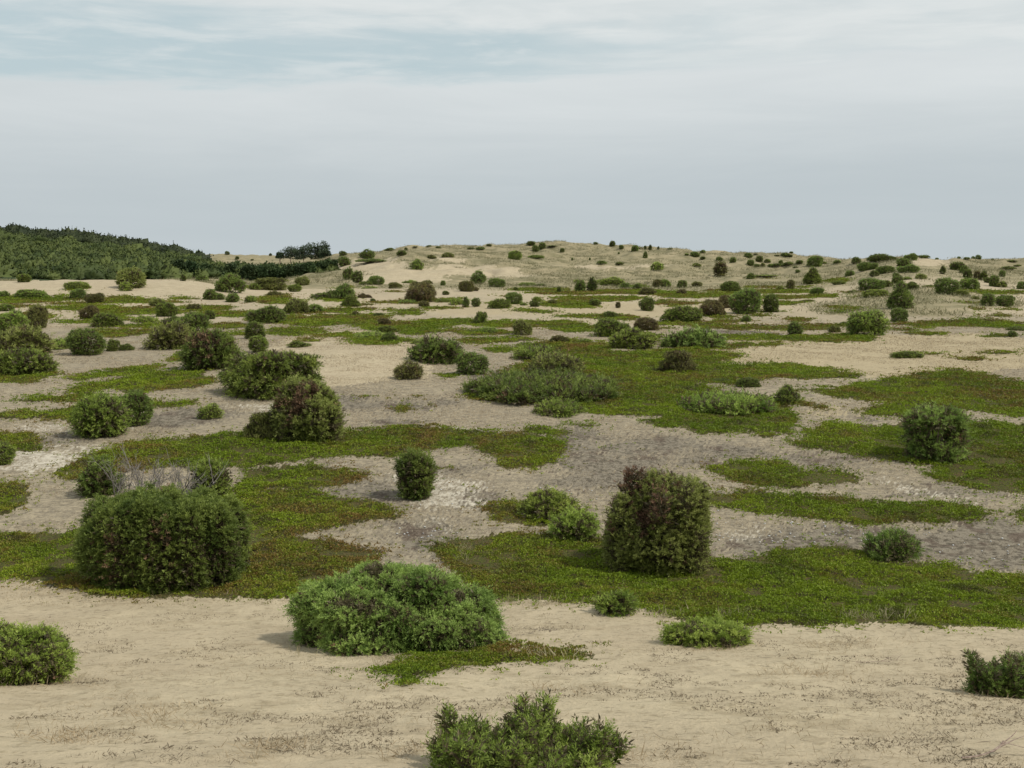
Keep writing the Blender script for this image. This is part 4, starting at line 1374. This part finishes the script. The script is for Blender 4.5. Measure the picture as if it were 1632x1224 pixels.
PG = 'dark pines beyond the pine strip'
pine(446, 410, 12, 8, 'smallest bushy dark pine at the left end of the skyline pine clump', PG, 1, Yfix=330)
pine(463, 411, 34, 19, 'left broad dark pine of the skyline clump beyond the pine strip', PG, 2, Yfix=332)
pine(484, 411, 32, 22, 'middle dark pine of the skyline clump beyond the pine strip', PG, 3, Yfix=326)
pine(508, 411, 34, 27, 'tallest dark pine at the right of the skyline clump', PG, 4, Yfix=330)
pine(519, 412, 20, 16, 'low dark pine at the right foot of the tallest skyline pine', PG, 5, Yfix=322)
SG_ = 'pines in the green strip behind the left dune'
for i, (x, yb, w, h) in enumerate([(286, 442, 30, 30), (306, 443, 30, 28), (330, 444, 28, 24), (350, 447, 26, 22), (372, 446, 28, 27), (392, 446, 26, 24),
                                   (412, 447, 30, 26), (434, 448, 30, 30), (452, 449, 26, 24), (470, 448, 26, 28), (492, 440, 26, 22), (512, 434, 22, 18), (530, 428, 20, 14)]):
    pine(x, yb, w, h, 'bushy green pine in the strip behind the left sand dune, %s from the left' % ordinal(i + 1), SG_, 20 + i,
         ((.022, .044, .015), (.055, .085, .028)), Yfix=[150, 152, 155, 158, 160, 158, 160, 162, 160, 158, 160, 165, 172][i])


# ------------------------------------------------------------------ ground cover and grasses
def scatter(n, y0, y1, power, rng, smax=.56):
    """random ground points, density per square metre falling as Y**-power"""
    Y = np.exp(np.linspace(math.log(y0), math.log(y1), 800))
    pdf = Y ** (2.0 - power)
    cdf = np.cumsum(pdf)
    cdf /= cdf[-1]
    y = np.exp(np.interp(rng.uniform(0, 1, n), cdf, np.log(Y)))
    x = rng.uniform(-smax, smax, n) * wid(y)
    return x, y


def build_cover():
    rng = np.random.default_rng(5)
    x, y = scatter(900000, 8.0, 130, 1.75, rng)
    j = rng.normal(size=(2, len(x))) * np.where(rng.uniform(size=len(x)) < .4, .16, .03) * (1 + y / 30)
    k_ = is_green(x + j[0], y + 1.4 * j[1])
    k_ &= rng.uniform(0, 1, len(x)) < 1.12 + 1.3 * fbm(x / .7, y / .7, 12, 3)
    x, y = x[k_], y[k_]
    z = height(x, y)
    n = len(x)
    sz = .022 * np.clip(y / 15, .7, 9) ** .62 * rng.uniform(.7, 1.35, n)
    lumps = fbm(x / .5, y / .5, 14, 3)
    nl = 7
    base = np.stack([x, y, z + .02 + np.clip(lumps, -.25, .5) * .20], -1)
    D = unit(rng.normal(size=(n, nl, 3)) * np.array([.9, .9, .4]) + np.array([0, 0, .75]))
    P = base[:, None] + rng.normal(size=(n, nl, 3)) * (sz[:, None, None] * np.array([.7, .7, .25]))
    ln = sz[:, None] * rng.uniform(.8, 1.5, (n, nl))
    V, Q = kites(P.reshape(-1, 3), D.reshape(-1, 3), ln.ravel(), ln.ravel() * .55, rng)
    big = fbm(x / 3.0, y / 4.5, 15, 3)
    red = np.clip(.14 + 1.6 * big + 1.7 * fbm(x / .7, y / .7, 16, 3) + rng.normal(size=n) * .26 + .10 * sstep(35, 70, y), 0, 1)
    gr = np.clip(.5 + 1.6 * fbm(x / 1.4, y / 1.4, 17, 3) + rng.normal(size=n) * .25, 0, 1)
    g = np.array((.102, .160, .009)) + (np.array((.198, .275, .014)) - np.array((.102, .160, .009))) * gr[:, None]
    c = g + (np.array((.190, .105, .034)) - g) * (red * .85)[:, None]
    c = c + (np.array((.045, .035, .018)) - c) * (np.clip(2.6 * fbm(x / .45, y / .45, 18, 3) - .30 + rng.normal(size=n) * .15, 0, .75))[:, None]
    c = c[:, None] * rng.uniform(.85, 1.15, (n, nl, 1))
    me = mk('crowberry_cover', V, Q, M_COVER, np.repeat(c.reshape(-1, 3), 4, 0))
    tag(link('crowberry_cover', me), 'low yellow-green and reddish crowberry carpets spread in patches over the sand', 'ground cover', kind='stuff')


build_cover()


def blades(x, y, hgt, spread, nb, cols, rng, lean=.5, wid_=.05):
    n = len(x)
    z = height(x, y)
    base = np.stack([x, y, z - .01], -1)[:, None] + rng.normal(size=(n, nb, 3)) * np.array([1, 1, 0]) * np.broadcast_to(spread, n)[:, None, None]
    D = unit(rng.normal(size=(n, nb, 3)) * np.array([lean, lean, .15]) + np.array([0, 0, 1.0]))
    D[..., 2] = np.abs(D[..., 2])
    ln = np.broadcast_to(hgt, n)[:, None] * rng.uniform(.5, 1.3, (n, nb))
    V, Q = kites(base.reshape(-1, 3), D.reshape(-1, 3), ln.ravel(), ln.ravel() * wid_, rng)
    lo, hi = (np.array(c) for c in cols)
    c = lo + (hi - lo) * rng.uniform(0, 1, (n, nb, 1))
    return V, Q, np.repeat(c.reshape(-1, 3), 4, 0)


def join(parts):
    V = np.concatenate([p[0] for p in parts])
    return V, np.arange(len(V)).reshape(-1, 4), np.concatenate([p[2] for p in parts])


def build_grass():
    rng = np.random.default_rng(9)
    parts = []
    STR = ((.27, .215, .125), (.45, .37, .23))
    GRY = ((.105, .088, .062), (.235, .195, .135))
    # thin straw on the foreground sand
    x, y = scatter(9000, 5.5, 15.5, 1.0, rng)
    k_ = (fbm(x / 1.1, y / 1.1, 3, 3) > .07) & ~is_green(x, y)
    x, y = x[k_], y[k_]
    parts.append(blades(x, y, .042 * rng.uniform(.5, 1.6, len(x)), .06, 6, ((.23, .185, .105), (.40, .33, .2)), rng, 1.4, .05))
    # grey-brown crusts and dead stalks on the sand
    x, y = scatter(52000, 5.5, 15.8, 1.0, rng)
    k_ = (fbm(x / .55, y / .6, 4, 5) + .35 * fbm(x / 4, y / 4, 44, 2) > .115) & ~is_green(x, y)
    x, y = x[k_], y[k_]
    parts.append(blades(x, y, 0.020 * rng.uniform(.5, 1.9, len(x)), .026, 8, ((.135, .115, .075), (.26, .215, .145)), rng, 2.2, .22))
    # heath: dead stalks and lichen between the green carpets
    x, y = scatter(120000, 14.5, 60, 1.6, rng)
    k_ = ~is_green(x, y) & (fbm(x / 1.6, y / 1.2, 6, 4) > -.06)
    x, y = x[k_], y[k_]
    d = inside(DARK, *warp(x, y, 31, 2.0)) | (rng.uniform(0, 1, len(x)) < .25)
    s = np.clip(y / 16, .8, 4) ** .7
    parts.append(blades(x[d], y[d], .034 * s[d], .07 * s[d], 5, ((.07, .06, .042), (.17, .145, .105)), rng, 1.5, .13))
    parts.append(blades(x[~d], y[~d], .045 * s[~d], .08 * s[~d], 5, STR, rng, 1.4, .09))
    # sticks and needle litter, clear tufts of straw in the near sand
    x, y = scatter(700, 5.5, 15.5, .6, rng)
    k_ = ~is_green(x, y)
    parts.append(blades(x[k_], y[k_], .085 * rng.uniform(.4, 1.7, k_.sum()), .05, 2, ((.11, .09, .065), (.22, .18, .13)), rng, 7, .035))
    for ex, ey, ew, eh, cnt, cl in ((262, 1140, 120, 40, 46, STR), (430, 1195, 90, 24, 26, STR), (1005, 1208, 90, 20, 20, STR), (655, 1200, 80, 24, 20, STR), (1470, 1170, 150, 30, 40, GRY),
                                    (1330, 1030, 150, 20, 40, STR), (1290, 1075, 160, 24, 40, STR), (480, 1178, 170, 36, 60, GRY), (300, 1208, 160, 20, 40, GRY), (640, 1120, 160, 20, 30, GRY),
                                    (1380, 1110, 120, 30, 30, GRY), (900, 1100, 140, 20, 24, STR), (1540, 1215, 120, 12, 24, GRY), (120, 1180, 140, 24, 36, STR), (870, 1003, 90, 8, 40, GRY),
                                    (640, 1046, 320, 12, 60, GRY), (250, 946, 280, 10, 40, STR), (1128, 1034, 120, 8, 30, STR), (20, 1092, 160, 10, 24, STR), (1590, 1110, 110, 8, 22, STR), (1042, 930, 190, 10, 30, GRY)):
        p = np.array([hit(ex + rng.normal() * .3 * ew, min(1222, ey + rng.normal() * .3 * eh))[:2] for _ in range(cnt)])
        parts.append(blades(p[:, 0], p[:, 1], (.075 if cl is STR else .034) * rng.uniform(.5, 1.5, cnt), .05, 12, cl, rng, 1.5, .045 if cl is STR else .09))
    # taller pale grass along the carpets' edges
    for ex, ey, ew, eh, cnt in ((1390, 984, 150, 10, 60), (870, 962, 170, 8, 40), (1065, 982, 60, 10, 30), (742, 884, 26, 26, 20), (620, 1060, 60, 8, 12), (890, 1050, 90, 8, 18),
                                (160, 925, 60, 10, 22), (470, 790, 8, 8, 0), (1180, 985, 60, 6, 16), (560, 1046, 200, 8, 10)):
        pts = [hit(ex + rng.uniform(-.5, .5) * ew, ey + rng.uniform(-.5, .5) * eh)[:2] for _ in range(cnt)]
        if pts:
            p = np.array(pts)
            parts.append(blades(p[:, 0], p[:, 1], .15 * rng.uniform(.4, 1.2, len(p)), .035, 7, ((.30, .27, .14), (.47, .42, .26)), rng, .75, .035))
    tag(link('dry_grass', mk('dry_grass', *join(parts)[:2], M_GRASS, join(parts)[2])),
        'thin straw-coloured grass and dead grey stalks on the bare sand and heath', 'dry grass', kind='stuff')
    # marram on the ridges
    x, y = scatter(64000, 60, 330, 1.0, rng)
    k_ = (wood_mask(x, y) < .5) & ~is_green(x, y) & ((y > 92 + 30 * rng.uniform(size=len(y))) | inside(RISE, *warp(x, y, 91, 2.0))) & (fbm(x / 7, y / 9, 8, 4) > -.07) & ~inside(SANDY, *warp(x, y, 61, 1.5))
    x, y = x[k_], y[k_]
    V, Q, C = blades(x, y, .26 + .0006 * y, .45, 7, ((.15, .145, .075), (.29, .265, .155)), rng, .9, .14)
    tag(link('marram_grass', mk('marram_grass', V, Q, M_GRASS, C)), 'pale green-grey marram grass covering the distant dune ridges', 'marram grass', kind='stuff')


build_grass()


def build_pebbles():
    rng = np.random.default_rng(19)
    pts = []
    for ex, ey, ew, eh, cnt in ((1260, 850, 260, 36, 60), (1500, 870, 260, 50, 50), (760, 790, 200, 40, 10), (1110, 800, 80, 60, 16), (690, 850, 120, 20, 20), (900, 790, 120, 30, 20)):
        for _ in range(cnt):
            pts.append(hit(ex + rng.uniform(-.5, .5) * ew, ey + rng.uniform(-.5, .5) * eh))
    P = np.array(pts)
    keep = ~is_green(P[:, 0], P[:, 1])
    P = P[keep]
    o8 = np.array([(1, 0, 0), (0, 1, 0), (-1, 0, 0), (0, -1, 0), (0, 0, 1), (0, 0, -1)], float)
    fc = np.array([(0, 1, 4), (1, 2, 4), (2, 3, 4), (3, 0, 4), (1, 0, 5), (2, 1, 5), (3, 2, 5), (0, 3, 5)])
    V, Q, C = [], [], []
    for i, p in enumerate(P):
        s = rng.uniform(.010, .026) * np.array([1, rng.uniform(.6, 1), rng.uniform(.4, .7)])
        V.append(p + np.array([0, 0, .012]) + o8 * s * rng.uniform(.8, 1.2, (6, 1)))
        Q.append(fc + 6 * i)
        C.append(np.full((6, 3), rng.uniform(.38, .62)))
    me = mk('pebbles', np.concatenate(V), np.concatenate(Q), M_STONE, np.concatenate(C))
    tag(link('pebbles', me), 'scattered white pebbles and shell bits on the grey lichen ground', 'pebbles', kind='stuff')
    # the two clearly visible pale stones
    for x, y, s, lab in ((760, 692, .042, 'largest bright white stone on grey heath above a round crowberry patch'),
                         (800, 685, .028, 'smaller white stone on grey heath, right of the largest one')):
        X, Y, Z = hit(x, y)
        t = np.linspace(0, np.pi, 7)
        q = np.linspace(0, 2 * np.pi, 10, endpoint=False)
        Vs = np.array([(math.sin(a) * math.cos(b), .8 * math.sin(a) * math.sin(b), .6 * math.cos(a)) for a in t for b in q]) * s
        Vs *= 1 + .12 * np.sin(Vs[:, :1] * 60) * np.cos(Vs[:, 1:2] * 50)
        Fs = [(i * 10 + j, i * 10 + (j + 1) % 10, i * 10 + 10 + (j + 1) % 10, i * 10 + 10 + j) for i in range(6) for j in range(10)]
        o = link('stone', mk('stone', Vs, Fs, M_STONE, np.full((len(Vs), 3), .78), smooth=True), None, (X, Y, Z + s * .3))
        tag(o, lab, 'stone', 'white stones on the heath')


build_pebbles()


# ------------------------------------------------------------------ dead wood
def twig_paths(p, d, L, r, depth, rng, out, n=6):
    t = np.linspace(0, 1, n)[:, None]
    bend = rng.normal(size=3) * .18
    P = p + d * L * t + bend * L * t * t
    out.append((P, r * (1.05 - .75 * t[:, 0])))
    if depth:
        for _ in range(rng.integers(3, 5)):
            q = rng.uniform(.3, .95)
            b = p + d * L * q + bend * L * q * q
            dd = unit(d + rng.normal(size=3) * .55 + np.array([0, 0, .15]))
            twig_paths(b, dd, L * rng.uniform(.4, .65), r * .55, depth - 1, rng, out, 5)


def build_dead():
    rng = np.random.default_rng(33)
    X, Y, Z = hit(248, 806)
    out = []
    for i in range(34):
        b = np.array([rng.uniform(-.78, .78), rng.uniform(-.3, .3), -.05])
        d = unit(np.array([rng.normal() * .35, rng.normal() * .35, 1.0]))
        twig_paths(b, d, rng.uniform(.55, .85), .013, 2, rng, out)
    V, Q = tubes(out, 3)
    o = link('dead_shrub', mk('dead_shrub', V, Q, M_GREYWOOD), None, (X, Y, Z))
    tag(o, 'bare grey dead twigs standing behind the block-shaped juniper at left', 'dead shrub')
    for x, y, s, ang, lab in ((1590, 1212, .42, .1, 'brown fallen branch lying on the sand in the bottom right corner'),
                              (1400, 1058, .45, .05, 'thin dead twig lying on the sand left of the spiky dark juniper')):
        X, Y, Z = hit(x, y)
        out = []
        twig_paths(np.array([-s / 2, 0, .015]), unit(np.array([1, ang, .02])), s, .011 if y > 1100 else .006, 1, rng, out)
        V, Q = tubes(out, 5)
        V[:, 2] = .012 + np.abs(V[:, 2]) * .3
        o = link('fallen_branch', mk('fallen_branch', V, Q, M_BARK, smooth=True), None, (X, Y, Z))
        tag(o, lab, 'branch', 'dead branches on the sand')
    # dead stems in the crown of the nearest left bushes are part of the shrub above


build_dead()
